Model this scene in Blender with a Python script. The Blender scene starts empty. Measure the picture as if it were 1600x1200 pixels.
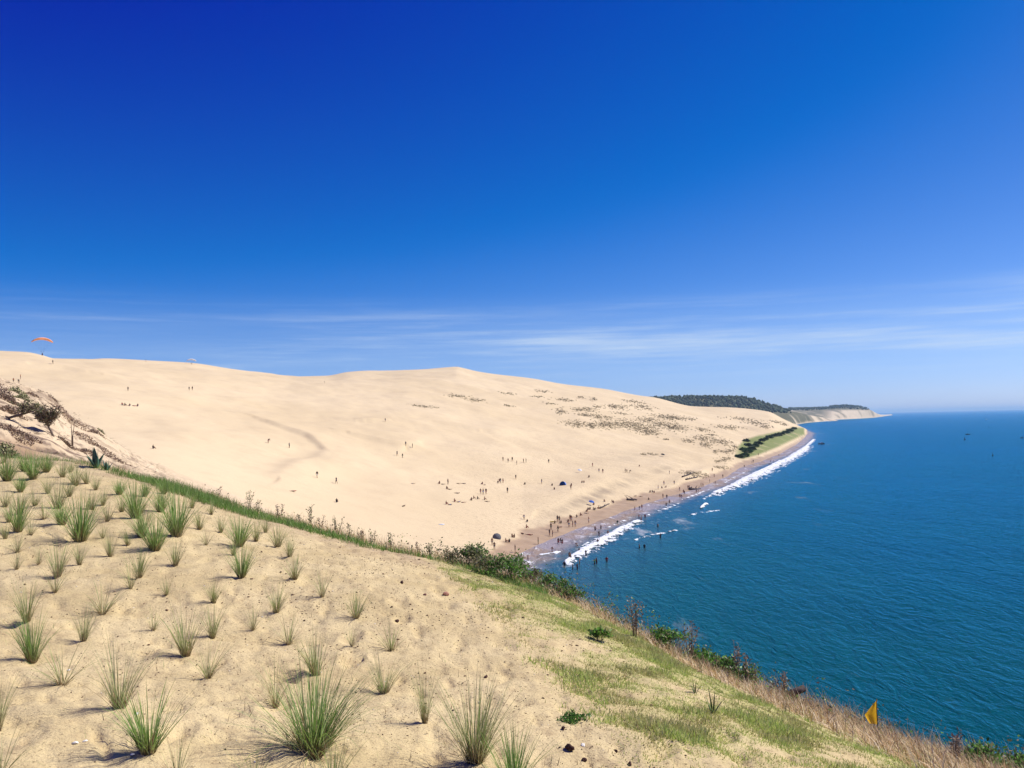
import bpy, bmesh, math, random
import numpy as np
from mathutils import Matrix, Vector, Quaternion

rng = np.random.default_rng(7)
random.seed(7)
S = bpy.context.scene
COL = S.collection
R = math.radians

# ------------------------------------------------------------------ camera
H0 = 32.0                       # eye height above the sea, metres
FPX = 1386.0                    # focal length in pixels of a 1600 px wide picture
ROLL = math.atan(0.0223)
PITCH = math.atan(56.8 / FPX)
_h = np.array([1.0, 0, 0]); _f = np.array([0, math.cos(PITCH), math.sin(PITCH)]); _v = np.array([0, -math.sin(PITCH), math.cos(PITCH)])
_r = math.cos(ROLL) * _h - math.sin(ROLL) * _v
_u = math.sin(ROLL) * _h + math.cos(ROLL) * _v
cam_data = bpy.data.cameras.new('camera')
cam_data.sensor_width = 36.0
cam_data.lens = 36.0 * FPX / 1600.0
cam_data.clip_start = 0.05
cam_data.clip_end = 120000.0
cam = bpy.data.objects.new('camera', cam_data)
COL.objects.link(cam)
cam.matrix_world = Matrix(((_r[0], _u[0], -_f[0], 0), (_r[1], _u[1], -_f[1], 0), (_r[2], _u[2], -_f[2], H0), (0, 0, 0, 1)))
S.camera = cam

# ------------------------------------------------------------------ sky, sun, exposure
SUN_AZ = 68.0      # degrees clockwise from the view direction (+Y)
SUN_EL = 46.0
world = bpy.data.worlds.new('World'); S.world = world
world.use_nodes = True
wn = world.node_tree.nodes; wl = world.node_tree.links
wn.clear()
w_out = wn.new('ShaderNodeOutputWorld'); w_bg = wn.new('ShaderNodeBackground')
sky = wn.new('ShaderNodeTexSky'); sky.sky_type = 'NISHITA'; sky.sun_disc = False
sky.sun_elevation = R(SUN_EL); sky.sun_rotation = R(SUN_AZ)
sky.altitude = 0; sky.air_density = 0.6; sky.dust_density = 0.35; sky.ozone_density = 6.0
# the phone's deep, saturated rendering of a clear sky: one contrast curve per colour channel
w_sc = wn.new('ShaderNodeSeparateColor'); w_cc = wn.new('ShaderNodeCombineColor')
wl.new(sky.outputs[0], w_sc.inputs[0])
for _i, (_g, _k) in enumerate(((1.26, 0.99), (1.05, 0.90), (-0.80, 0.85))):
    _p = wn.new('ShaderNodeMath'); _p.operation = 'SUBTRACT'; _p.use_clamp = False; _p.inputs[1].default_value = _g; wl.new(w_sc.outputs[_i], _p.inputs[0])
    _q = wn.new('ShaderNodeMath'); _q.operation = 'SMOOTH_MAX'; _q.inputs[1].default_value = 0.0; _q.inputs[2].default_value = 0.12; wl.new(_p.outputs[0], _q.inputs[0]); _p = _q
    _m = wn.new('ShaderNodeMath'); _m.operation = 'MULTIPLY'; _m.inputs[1].default_value = _k; wl.new(_p.outputs[0], _m.inputs[0])
    wl.new(_m.outputs[0], w_cc.inputs[_i])
w_hs = w_cc
# thin cirrus streaks low over the horizon, all the way round
w_tc = wn.new('ShaderNodeTexCoord'); w_sep = wn.new('ShaderNodeSeparateXYZ')
wl.new(w_tc.outputs['Generated'], w_sep.inputs[0])
def wmath(op, a, b=None, c=None):
    n = wn.new('ShaderNodeMath'); n.operation = op
    for i, v in enumerate((a, b, c)):
        if v is None: continue
        if isinstance(v, (int, float)): n.inputs[i].default_value = v
        else: wl.new(v, n.inputs[i])
    return n.outputs[0]
def wnoise(sc, seed, scale, detail, rough=0.55):
    m = wn.new('ShaderNodeMapping'); m.inputs['Scale'].default_value = sc; m.inputs['Location'].default_value = seed
    m.inputs['Rotation'].default_value = (R(1.5), R(2.0), 0)
    n = wn.new('ShaderNodeTexNoise'); n.inputs['Scale'].default_value = scale; n.inputs['Detail'].default_value = detail; n.inputs['Roughness'].default_value = rough
    wl.new(w_tc.outputs['Generated'], m.inputs[0]); wl.new(m.outputs[0], n.inputs['Vector'])
    return n.outputs['Fac']
def wramp(v, lo, hi):
    n = wn.new('ShaderNodeMapRange'); n.interpolation_type = 'SMOOTHSTEP'
    n.inputs['From Min'].default_value = lo; n.inputs['From Max'].default_value = hi
    wl.new(v, n.inputs['Value']); return n.outputs[0]
el = w_sep.outputs['Z']
band = wmath('MULTIPLY', wramp(el, 0.030, 0.070), wramp(el, 0.150, 0.085))
streak = wramp(wnoise((1.0, 1.0, 22.0), (3.1, 0.2, 1.3), 1.5, 8, 0.62), 0.43, 0.66)
fibre = wnoise((1.8, 1.8, 34.0), (0.7, 5.2, 2.2), 2.4, 8, 0.7)
cfac = wmath('MULTIPLY', wmath('MULTIPLY', band, wmath('ADD', wmath('MULTIPLY', streak, 0.85), 0.22)), wmath('MULTIPLY', fibre, 1.15))
cfac = wmath('MINIMUM', cfac, 0.6)
w_mix = wn.new('ShaderNodeMix'); w_mix.data_type = 'RGBA'
wl.new(cfac, w_mix.inputs['Factor']); wl.new(w_hs.outputs[0], w_mix.inputs[6]); w_mix.inputs[7].default_value = (5.0, 5.9, 6.9, 1)
wl.new(w_mix.outputs[2], w_bg.inputs['Color'])
w_bg.inputs['Strength'].default_value = 0.1
wl.new(w_bg.outputs[0], w_out.inputs['Surface'])

sun_d = bpy.data.lights.new('sun', 'SUN'); sun_d.energy = 4.6; sun_d.angle = R(0.53); sun_d.color = (1.0, 0.955, 0.88)
sun = bpy.data.objects.new('sun', sun_d); COL.objects.link(sun)
_sd = Vector((math.sin(R(SUN_AZ)) * math.cos(R(SUN_EL)), math.cos(R(SUN_AZ)) * math.cos(R(SUN_EL)), math.sin(R(SUN_EL))))
sun.rotation_euler = _sd.to_track_quat('Z', 'Y').to_euler()

S.render.engine = 'CYCLES'
S.view_settings.view_transform = 'Standard'; S.view_settings.look = 'None'
S.view_settings.exposure = 0.42; S.view_settings.gamma = 1.0; S.view_settings.use_curve_mapping = False
S.cycles.max_bounces = 5; S.cycles.diffuse_bounces = 2; S.cycles.glossy_bounces = 2; S.cycles.transmission_bounces = 2
S.cycles.transparent_max_bounces = 8; S.cycles.volume_bounces = 1
S.cycles.use_denoising = True
S.cycles.caustics_reflective = False; S.cycles.caustics_refractive = False

# ------------------------------------------------------------------ projection helpers (to set things out as a surveyor would)
def pix_dir(px, py):
    px = np.asarray(px, float); py = np.asarray(py, float)
    d = _f * FPX + np.multiply.outer(px - 800.0, _r) + np.multiply.outer(600.0 - py, _u)
    az = np.degrees(np.arctan2(d[..., 0], d[..., 1]))
    tn = d[..., 2] / np.hypot(d[..., 0], d[..., 1])
    return az, tn
def to_pix(x, y, z):
    P = np.stack([np.asarray(x, float), np.asarray(y, float), np.asarray(z, float) - H0], -1)
    f = P @ _f
    return 800 + FPX * (P @ _r) / f, 600 - FPX * (P @ _u) / f
def sea_r(px, py):
    az, tn = pix_dir(px, py)
    return -H0 / tn

# ------------------------------------------------------------------ numpy gradient noise
_perm = np.random.default_rng(11).permutation(512)
_perm = np.concatenate([_perm, _perm, _perm])
_ga = np.random.default_rng(12).uniform(0, 2 * np.pi, 512); _gx = np.cos(_ga); _gy = np.sin(_ga)
def perlin(x, y):
    xi = np.floor(x).astype(int); yi = np.floor(y).astype(int)
    xf = x - xi; yf = y - yi
    u = xf * xf * xf * (xf * (xf * 6 - 15) + 10); v = yf * yf * yf * (yf * (yf * 6 - 15) + 10)
    def g(i, j, dx, dy):
        h = _perm[(_perm[i & 511] + j) & 511]
        return _gx[h] * dx + _gy[h] * dy
    a = g(xi, yi, xf, yf); b = g(xi + 1, yi, xf - 1, yf); c = g(xi, yi + 1, xf, yf - 1); d = g(xi + 1, yi + 1, xf - 1, yf - 1)
    return (a + (b - a) * u) * (1 - v) + (c + (d - c) * u) * v
def fbm(x, y, octaves=4, gain=0.5, lac=2.03):
    o = np.zeros(np.broadcast(x, y).shape); a = 1.0
    for k in range(octaves):
        o += a * perlin(x + 17.3 * k, y - 9.1 * k); x = x * lac; y = y * lac; a *= gain
    return o
def smooth(a, b, x):
    t = np.clip((x - a) / (b - a), 0, 1); return t * t * (3 - 2 * t)

# ------------------------------------------------------------------ materials
MATS = {}
def new_mat(name):
    m = bpy.data.materials.new(name); m.use_nodes = True
    MATS[name] = m
    return m, m.node_tree.nodes, m.node_tree.links, m.node_tree.nodes['Principled BSDF']
class NB:
    """small node builder"""
    def __init__(s, name, rough=0.9, spec=0.2):
        s.m, s.n, s.l, s.b = new_mat(name)
        s.b.inputs['Roughness'].default_value = rough; s.b.inputs['Specular IOR Level'].default_value = spec
        s.tc = None
    def put(s, sock, v):
        if isinstance(v, (int, float)): sock.default_value = v
        elif isinstance(v, (tuple, list)): sock.default_value = tuple(v) + ((1,) if len(v) == 3 and len(sock.default_value) == 4 else ())
        else: s.l.new(v, sock)
    def coord(s, kind='Object', scale=(1, 1, 1), rot=(0, 0, 0), loc=(0, 0, 0)):
        if s.tc is None: s.tc = s.n.new('ShaderNodeTexCoord')
        m = s.n.new('ShaderNodeMapping'); m.inputs['Scale'].default_value = scale; m.inputs['Rotation'].default_value = rot; m.inputs['Location'].default_value = loc
        s.l.new(s.tc.outputs[kind], m.inputs[0]); return m.outputs[0]
    def noise(s, scale, detail=4, rough=0.55, vec=None, dist=0.0):
        n = s.n.new('ShaderNodeTexNoise'); n.inputs['Scale'].default_value = scale; n.inputs['Detail'].default_value = detail; n.inputs['Roughness'].default_value = rough
        n.inputs['Distortion'].default_value = dist
        s.l.new(vec if vec is not None else s.coord(), n.inputs['Vector']); return n.outputs['Fac']
    def ramp(s, v, lo, hi, a=0.0, b=1.0):
        n = s.n.new('ShaderNodeMapRange'); n.interpolation_type = 'SMOOTHSTEP'
        for k, q in (('From Min', lo), ('From Max', hi), ('To Min', a), ('To Max', b)): n.inputs[k].default_value = q
        s.l.new(v, n.inputs['Value']); return n.outputs[0]
    def math(s, op, a, b=None):
        n = s.n.new('ShaderNodeMath'); n.operation = op
        s.put(n.inputs[0], a)
        if b is not None: s.put(n.inputs[1], b)
        return n.outputs[0]
    def mix(s, f, a, b):
        n = s.n.new('ShaderNodeMix'); n.data_type = 'RGBA'
        s.put(n.inputs['Factor'], f); s.put(n.inputs[6], a); s.put(n.inputs[7], b); return n.outputs[2]
    def attr(s, name, out='Fac'):
        n = s.n.new('ShaderNodeAttribute'); n.attribute_name = name; return n.outputs[out]
    def bump(s, h, strength, dist, normal=None):
        n = s.n.new('ShaderNodeBump'); n.inputs['Strength'].default_value = strength; n.inputs['Distance'].default_value = dist
        s.l.new(h, n.inputs['Height'])
        if normal is not None: s.l.new(normal, n.inputs['Normal'])
        return n.outputs[0]
    def base(s, v): s.put(s.b.inputs['Base Color'], v)
    def normal(s, v): s.l.new(v, s.b.inputs['Normal'])

def dune_mat():
    k = NB('dune_sand', 0.95, 0.1)
    big = k.noise(0.012, 4); mid = k.noise(0.12, 5, 0.6)
    c = k.mix(k.ramp(big, 0.3, 0.7), (0.585, 0.455, 0.275), (0.64, 0.505, 0.315))
    c = k.mix(k.math('MULTIPLY', k.ramp(mid, 0.45, 0.75), 0.30), c, (0.50, 0.375, 0.235))
    # wet brown sand along the water, dark with trodden marks
    wet = k.attr('wet')
    wn_ = k.noise(0.25, 4)
    c = k.mix(wet, c, k.mix(k.ramp(wn_, 0.35, 0.65), (0.35, 0.24, 0.14), (0.42, 0.295, 0.175)))
    c = k.mix(k.attr('green'), c, k.mix(k.noise(0.06, 5, 0.65), (0.12, 0.16, 0.04), (0.26, 0.27, 0.10)))
    trod = k.attr('trod')
    dots = k.ramp(k.noise(0.9, 3, 0.6), 0.56, 0.66)
    c = k.mix(k.math('MULTIPLY', k.math('MULTIPLY', dots, trod), 0.5), c, (0.34, 0.25, 0.155))
    damp_shade = k.math('MULTIPLY', k.attr('damp_shade'), k.ramp(k.noise(0.11, 5, 0.65, k.coord('Object', (0.5, 1.0, 1.0), (0, 0, R(20)))), 0.30, 0.62))
    c = k.mix(k.math('MULTIPLY', damp_shade, 0.8), c, (0.33, 0.255, 0.17))  # one grey-brown tint for moist sand and the painted shade band
    k.base(c)
    k.put(k.b.inputs['Roughness'], k.math('SUBTRACT', 0.95, k.math('MULTIPLY', wet, 0.45)))
    h = k.math('ADD', k.math('MULTIPLY', k.noise(0.7, 4, 0.6), k.math('ADD', 0.35, trod)), k.math('MULTIPLY', k.noise(0.08, 4), 2.0))
    k.normal(k.bump(h, 0.5, 0.35))
    return k.m
def ground_mat():
    k = NB('foreground_sand', 0.95, 0.1)
    a = k.noise(1.3, 5, 0.6); b = k.noise(9.0, 4, 0.6); g = k.noise(260.0, 2, 0.6); sp = k.noise(55.0, 2, 0.5)
    c = k.mix(k.ramp(a, 0.3, 0.7), (0.505, 0.39, 0.200), (0.60, 0.475, 0.260))
    c = k.mix(k.math('MULTIPLY', k.ramp(b, 0.48, 0.72), 0.5), c, (0.37, 0.265, 0.145))
    c = k.mix(k.math('MULTIPLY', k.ramp(g, 0.5, 0.75), 0.35), c, (0.35, 0.25, 0.15))
    c = k.mix(k.math('MULTIPLY', k.ramp(sp, 0.61, 0.69), 0.7), c, (0.18, 0.12, 0.065))
    c = k.mix(k.attr('litter'), c, k.mix(k.ramp(k.noise(16.0, 5, 0.7), 0.35, 0.65), (0.25, 0.165, 0.095), (0.50, 0.385, 0.24)))
    c = k.mix(k.math('MULTIPLY', k.attr('turfy'), k.ramp(k.noise(22.0, 5, 0.7), 0.30, 0.60)), c, k.mix(k.noise(30.0, 4, 0.7), (0.27, 0.31, 0.075), (0.44, 0.41, 0.17)))
    k.base(c)
    h = k.math('ADD', k.math('MULTIPLY', k.noise(11.0, 5, 0.65), 0.7), k.math('MULTIPLY', k.noise(75.0, 3, 0.65), 0.22))
    k.normal(k.bump(h, 0.75, 0.035))
    return k.m
# ------------------------------------------------------------------ terrain sheets
def tag(o, label=None, cat=None, group=None, kind=None):
    if label: o['label'] = label
    if cat: o['category'] = cat
    if group: o['group'] = group
    if kind: o['kind'] = kind
    return o
def mesh_obj(name, verts, faces, mat=None, parent=None, smooth_=True, attrs=None, link=True):
    me = bpy.data.meshes.new(name)
    verts = np.asarray(verts, np.float32)
    if isinstance(faces, np.ndarray):
        n, k = faces.shape
        me.vertices.add(len(verts)); me.vertices.foreach_set('co', verts.ravel())
        me.loops.add(n * k); me.polygons.add(n)
        me.polygons.foreach_set('loop_start', np.arange(0, n * k, k, dtype=np.int32))
        me.loops.foreach_set('vertex_index', faces.astype(np.int32).ravel())
        me.update(calc_edges=True)
        me.validate()
    else:
        me.from_pydata([tuple(map(float, v)) for v in verts], [], faces); me.update()
    if smooth_: me.polygons.foreach_set('use_smooth', np.ones(len(me.polygons), bool))
    for an, av in (attrs or {}).items():
        av = np.asarray(av, np.float32)
        if av.ndim == 1:
            a = me.attributes.new(an, 'FLOAT', 'POINT'); a.data.foreach_set('value', av)
        else:
            a = me.attributes.new(an, 'FLOAT_COLOR', 'POINT')
            if av.shape[1] == 3: av = np.concatenate([av, np.ones((len(av), 1), np.float32)], 1)
            a.data.foreach_set('color', av.ravel())
    if mat: me.materials.append(MATS[mat] if isinstance(mat, str) else mat)
    o = bpy.data.objects.new(name, me)
    if parent is not None: o.parent = parent
    if link: COL.objects.link(o)
    return o

class Polar:
    """a height sheet set out in bearings and distances from the viewpoint"""
    def __init__(s, az, r, Z): s.az = az; s.r = r; s.lr = np.log(r); s.Z = Z
    def xy(s):
        a = np.radians(s.az)[:, None]
        return np.sin(a) * s.r[None, :], np.cos(a) * s.r[None, :]
    def col(s, az):
        f = np.clip((az - s.az[0]) / (s.az[1] - s.az[0]), 0, len(s.az) - 1.001); i = int(f); f -= i
        return s.Z[i] * (1 - f) + s.Z[i + 1] * f
    def z(s, x, y):
        x = np.asarray(x, float); y = np.asarray(y, float)
        az = np.degrees(np.arctan2(x, y)); lr = np.log(np.maximum(np.hypot(x, y), 1e-6))
        fi = np.clip((az - s.az[0]) / (s.az[1] - s.az[0]), 0, len(s.az) - 1.001); fj = np.clip((lr - s.lr[0]) / (s.lr[1] - s.lr[0]), 0, len(s.r) - 1.001)
        i = fi.astype(int); j = fj.astype(int); fi = fi - i; fj = fj - j
        Z = s.Z
        return (Z[i, j] * (1 - fi) + Z[i + 1, j] * fi) * (1 - fj) + (Z[i, j + 1] * (1 - fi) + Z[i + 1, j + 1] * fi) * fj
    def hit(s, px, py, rmin=0.0):
        az, tn = pix_dir(px, py); az = float(az); tn = float(tn)
        c = s.col(az); t = (c - H0) / s.r
        ok = np.nonzero((t >= tn) & (s.r > rmin))[0]
        if len(ok) == 0: j = int(np.argmax(t)); rr = s.r[j]
        else:
            j = ok[0]
            if j == 0: rr = s.r[0]
            else:
                f = (tn - t[j - 1]) / max(t[j] - t[j - 1], 1e-9); f = min(max(f, 0), 1); rr = s.r[j - 1] + f * (s.r[j] - s.r[j - 1])
        a = math.radians(az)
        x, y = math.sin(a) * rr, math.cos(a) * rr
        return Vector((x, y, float(s.z(x, y))))
    def build(s, name, mat, attrs=None):
        X, Y = s.xy(); n, m = s.Z.shape
        v = np.stack([X, Y, s.Z], -1).reshape(-1, 3)
        i, j = np.meshgrid(np.arange(n - 1), np.arange(m - 1), indexing='ij')
        a = (i * m + j).ravel(); f = np.stack([a, a + 1, a + m + 1, a + m], 1)[:, ::-1]
        o = mesh_obj(name, v, f[:, ::-1] if False else f[:, ::-1][:, ::-1], mat, attrs={k: q.reshape(-1) if q.ndim == 2 else q for k, q in (attrs or {}).items()})
        tag(o, kind='structure'); return o
def curve(pts, xs, key=0):
    p = np.array(sorted(pts, key=lambda q: q[0]), float)
    return np.interp(xs, p[:, 0], p[:, 1])
def smooth_curve(pts, xs):
    """monotone-ish smooth interpolation (cubic Hermite, finite-difference slopes)"""
    p = np.array(sorted(pts, key=lambda q: q[0]), float); x, y = p[:, 0], p[:, 1]
    d = np.diff(y) / np.diff(x); m = np.zeros_like(y); m[0] = d[0]; m[-1] = d[-1]
    for i in range(1, len(x) - 1): m[i] = 0 if d[i - 1] * d[i] < 0 else 2 * d[i - 1] * d[i] / (d[i - 1] + d[i] + 1e-12)
    xs = np.clip(xs, x[0], x[-1]); i = np.clip(np.searchsorted(x, xs) - 1, 0, len(x) - 2)
    h = x[i + 1] - x[i]; t = (xs - x[i]) / h
    return (2 * t**3 - 3 * t**2 + 1) * y[i] + (t**3 - 2 * t**2 + t) * h * m[i] + (-2 * t**3 + 3 * t**2) * y[i + 1] + (t**3 - t**2) * h * m[i + 1]

# ---- the great dune
WATERLINE = [(820, 860), (850, 848), (888, 832), (945, 812), (996, 792), (1060, 772), (1100, 760), (1136, 745), (1157, 731), (1190, 721), (1220, 709), (1245, 695), (1257, 685), (1263, 677)]
wl_az, wl_t = [], []
for q in WATERLINE:
    a_, t_ = pix_dir(*q); wl_az.append(float(a_)); wl_t.append(float(t_))
SHORE = [(math.sin(R(a)) * -H0 / t, math.cos(R(a)) * -H0 / t) for a, t in zip(wl_az, wl_t)]
FOOT = [(-700, 735, 200), (0, 735, 200), (240, 735, 205), (400, 775, 210), (500, 805, 212), (650, 838, 212), (760, 855, 212)]
CREST = [(-700, 520, 560), (-200, 533, 610), (0, 548, 650), (40, 550, 655), (66, 555, 660), (85, 560, 665), (140, 561, 690), (165, 560, 700), (230, 563, 740), (300, 567, 790), (360, 576, 840), (400, 581, 880), (470, 588, 950),
         (510, 587, 985), (545, 581, 1020), (575, 579, 1050), (600, 579, 1080), (660, 577, 1180), (690, 574.5, 1230), (712, 573, 1260), (728, 576, 1280), (745, 580, 1300), (770, 584, 1330), (830, 591, 1400), (880, 600, 1460), (940, 607, 1540), (1000, 618, 1640),
         (1020, 620.5, 1670), (1085, 635, 1780), (1140, 636.5, 1860), (1200, 643, 1960), (1225, 655, 2010), (1240, 662, 2040), (1252, 667, 2030), (1260, 671, 1950), (1264, 676, 1800)]
f_az, f_t, f_r = [], [], []
for (px, py, r_) in FOOT:
    a_, t_ = pix_dir(px, py); f_az.append(float(a_)); f_t.append(float(t_)); f_r.append(r_)
for a_, t_ in zip(wl_az, wl_t): f_az.append(a_); f_t.append(t_); f_r.append(-H0 / t_)
c_az, c_t, c_r = [], [], []
for (px, py, r_) in CREST:
    a_, t_ = pix_dir(px, py); c_az.append(float(a_)); c_t.append(float(t_)); c_r.append(r_)
D_AZ = np.linspace(-48, 18.9, 580)
D_R = np.exp(np.linspace(math.log(120), math.log(3200), 380))
ft = np.interp(D_AZ, f_az, f_t); fr = np.exp(np.interp(D_AZ, f_az, np.log(f_r)))
ct = smooth_curve(list(zip(c_az, c_t)), D_AZ); cr = np.exp(smooth_curve(list(zip(c_az, np.log(c_r))), D_AZ))
def gsm(v, sig):
    k = np.arange(-int(4 * sig), int(4 * sig) + 1); w = np.exp(-0.5 * (k / sig) ** 2); w /= w.sum()
    return np.convolve(np.pad(v, len(k) // 2, mode='edge'), w, mode='valid')
_dstep = D_AZ[1] - D_AZ[0]
keep = smooth(-4, 1.5, D_AZ)                    # the shore itself stays as surveyed
ft = ft * keep + gsm(ft, 3.0 / _dstep) * (1 - keep); fr = fr * keep + np.exp(gsm(np.log(fr), 3.0 / _dstep)) * (1 - keep)
cr = np.exp(gsm(np.log(cr), 1.6 / _dstep))
cts = gsm(ct, 3.2 / _dstep)
ke = smooth(14, 17, D_AZ); cts = cts * (1 - ke) + ct * ke
cr = np.maximum(cr, fr * 1.02)
LR = np.log(D_R)[None, :]
s_ = (LR - np.log(fr)[:, None]) / (np.log(cr) - np.log(fr))[:, None]
sc_ = np.clip(s_, 0, 1)
g_ = 1 - (1 - sc_) ** 1.85
T = ft[:, None] + (cts - ft)[:, None] * g_ + (ct - cts)[:, None] * smooth(0.62, 1.0, sc_)
Zd = H0 + T * D_R[None, :]
back = np.clip(D_R[None, :] - cr[:, None], 0, None)
Zc = H0 + ct * cr
Zd = np.where(s_ > 1, np.maximum(Zc[:, None] - 0.10 * back - 0.0011 * back ** 2, -6), Zd)
# in front of the foot the sand runs down under the water
front = np.clip(fr[:, None] - D_R[None, :], 0, None)
Zf = (H0 + ft * fr)[:, None]
landward = smooth(-9, -16, D_AZ)[:, None]
Zd = np.where(s_ < 0, np.maximum(Zf - front * (0.07 * (1 - landward) + 0.03 * landward), -4), Zd)
a2 = np.radians(D_AZ)[:, None]; XD = np.sin(a2) * D_R[None, :]; YD = np.cos(a2) * D_R[None, :]
amp = smooth(0.03, 0.25, sc_) * smooth(1.0, 0.9, sc_)
DUNE0 = Polar(D_AZ, D_R, Zd.copy())
# long low swells, cusps at the water's edge
Zd += amp * (3.2 * fbm(XD / 95, YD / 150, 3) + 0.9 * fbm(XD / 22 + 5, YD / 34, 3))
Zd += (1 - smooth(0.0, 0.12, sc_)) * 0.20 * fbm(XD / 17, YD / 17, 3) * (s_ > -0.4)
# small steps and slip faces: lines set out in the photograph, their dark side turned from the sun
def ridge(pts, height, w_sun, w_lee):
    """raised lip along a line; gentle on the sun side, steep on the lee (landward) side"""
    global Zd
    P = [DUNE0.hit(*p) for p in pts]
    for k in range(len(P) - 1):
        a, b = P[k], P[k + 1]
        ex, ey = b.x - a.x, b.y - a.y; L2 = ex * ex + ey * ey
        t = ((XD - a.x) * ex + (YD - a.y) * ey) / L2
        tc = np.clip(t, 0, 1)
        dx = XD - (a.x + tc * ex); dy = YD - (a.y + tc * ey); d = np.hypot(dx, dy)
        side = np.sign((XD - a.x) * ey - (YD - a.y) * ex)
        q = np.where(side < 0, np.exp(-(d / w_sun) ** 2), np.exp(-(d / w_lee) ** 2))
        RID[:] = np.maximum(RID, height * q * (0.6 + 0.4 * np.sin(np.pi * np.clip((k + tc) / (len(P) - 1), 0, 1))))
RID = np.zeros_like(Zd)
ridge([(404, 655), (440, 672), (482, 688), (505, 702), (516, 713)], 1.5, 14, 2.0)
ridge([(516, 713), (505, 722), (470, 731), (440, 748)], 1.6, 10, 4)
ridge([(556, 657), (578, 659), (602, 659)], 1.6, 9, 2.4)
ridge([(553, 683), (600, 693), (637, 699), (652, 693)], 1.9, 10, 2.5)
ridge([(66, 575), (100, 578), (134, 583)], 1.6, 11, 2.8)
ridge([(700, 661), (760, 673), (825, 678)], 1.4, 9, 2.5)
Zd += RID
RID = np.zeros_like(Zd)
# the bench above the beach ends in a shaded step
ridge([(848, 800), (880, 785), (915, 768), (950, 757), (985, 752)], 2.6, 12, 6)
ridge([(1000, 742), (1030, 733), (1055, 728)], 1.6, 7, 5)
ridge([(1035, 770), (1075, 745), (1110, 735), (1140, 728)], 1.2, 5, 3)
Zd += RID
end = smooth(18.35, 18.75, D_AZ)[:, None]
Zd = Zd * (1 - end) - 5 * end
DUNE = Polar(D_AZ, D_R, Zd)
pxD, pyD = to_pix(XD, YD, Zd)
wetn = 0.45 * fbm(XD / 12, YD / 12, 3)
wet = smooth(1.75, 1.25, Zd + wetn * 1.3) * smooth(-14, -9, D_AZ)[:, None]
trod = smooth(640, 780, pxD) * smooth(620, 720, pyD) * (1 - wet) * smooth(-0.5, 0.1, fbm(XD / 40, YD / 40, 3) + 0.15)
# the grassed bank behind the far beach
gx = np.array([1150, 1163, 1185, 1215, 1240, 1258]); g_top = np.array([700, 687, 680, 674, 667, 668]); g_bot = np.array([717, 717, 711, 699, 687, 679])
inb = (pxD > 1150) & (pxD < 1258)
up = np.interp(pxD, gx, g_top); lo = np.interp(pxD, gx, g_bot)
green = np.where(inb, smooth(-1.5, 2.5, pyD - up) * smooth(-1.0, 2.0, lo - pyD), 0) * smooth(1144, 1160, pxD) * smooth(-0.7, 0.0, fbm(XD / 30, YD / 30, 3) + 0.25) * (s_ < 1)
damp_shade = np.zeros_like(Zd)  # moist grey sand and the bench's shade band, both painted as colour
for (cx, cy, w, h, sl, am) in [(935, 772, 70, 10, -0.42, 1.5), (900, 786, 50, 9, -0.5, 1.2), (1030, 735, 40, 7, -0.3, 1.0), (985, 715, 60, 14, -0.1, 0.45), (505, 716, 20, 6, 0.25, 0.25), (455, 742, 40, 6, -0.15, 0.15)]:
    u = pxD - cx; v = pyD - cy - sl * u; damp_shade = np.maximum(damp_shade, am * np.exp(-(u / w) ** 2 - (v / h) ** 2))
damp_shade = damp_shade * (s_ < 1)
dune_mat()
DUNE.build('dune', 'dune_sand', {'wet': wet, 'trod': trod, 'green': green, 'damp_shade': damp_shade})

# ---- the planted terrace we stand on
def tps_fit(P, v, lam=1e-3):
    n = len(P); d = np.hypot(P[:, None, 0] - P[None, :, 0], P[:, None, 1] - P[None, :, 1])
    K = np.where(d > 0, d ** 2 * np.log(d + 1e-12), 0) + lam * np.eye(n)
    Q = np.c_[np.ones(n), P]; A = np.block([[K, Q], [Q.T, np.zeros((3, 3))]])
    return np.linalg.solve(A, np.r_[v, np.zeros(3)]), P
def tps_eval(fit, X):
    w, P = fit; out = np.zeros(len(X)); n = len(P)
    d = np.hypot(X[:, None, 0] - P[None, :, 0], X[:, None, 1] - P[None, :, 1])
    return np.where(d > 0, d ** 2 * np.log(d + 1e-12), 0) @ w[:n] + w[n] + X @ w[n + 1:]
EDGE = [(-400, 700, 23), (0, 714, 21), (100, 718, 20.5), (170, 730, 19.5), (240, 752, 18.2), (330, 776, 16.5), (400, 800, 15), (480, 823, 14), (560, 845, 13.2), (640, 865, 12.6), (700, 878, 12.2), (760, 893, 11.8), (850, 918, 11.2), (920, 950, 10.6), (1000, 997, 9.9), (1080, 1037, 9.4), (1170, 1077, 9.1),
        (1250, 1104, 9.0), (1330, 1134, 9.0), (1420, 1176, 8.7), (1500, 1200, 8.3), (1600, 1222, 8.0), (1900, 1300, 7.4)]
GC = [(0, 1190, 4.3), (400, 1190, 4.2), (800, 1190, 4.2), (1100, 1190, 4.5), (1300, 1190, 5.2), (0, 1000, 6.9), (400, 1000, 6.8), (700, 1000, 6.8), (1000, 1060, 6.4), (1150, 1095, 6.9),
      (0, 850, 10.6), (300, 870, 9.8), (500, 880, 9.6), (700, 905, 9.2), (850, 940, 8.8), (1000, 1010, 8.0), (0, 750, 16.5), (150, 745, 16.8), (250, 775, 14.8), (400, 820, 12.6), (550, 858, 11.6), (700, 890, 11)] + EDGE
cp, cv, e_az, e_r = [], [], [], []
for (px, py, r_) in GC:
    a_, t_ = pix_dir(px, py); a_ = math.radians(float(a_)); cp.append((math.sin(a_) * r_, math.cos(a_) * r_)); cv.append(float(t_) * r_)
for (px, py, r_) in EDGE:
    a_, t_ = pix_dir(px, py); e_az.append(float(a_)); e_r.append(r_)
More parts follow.
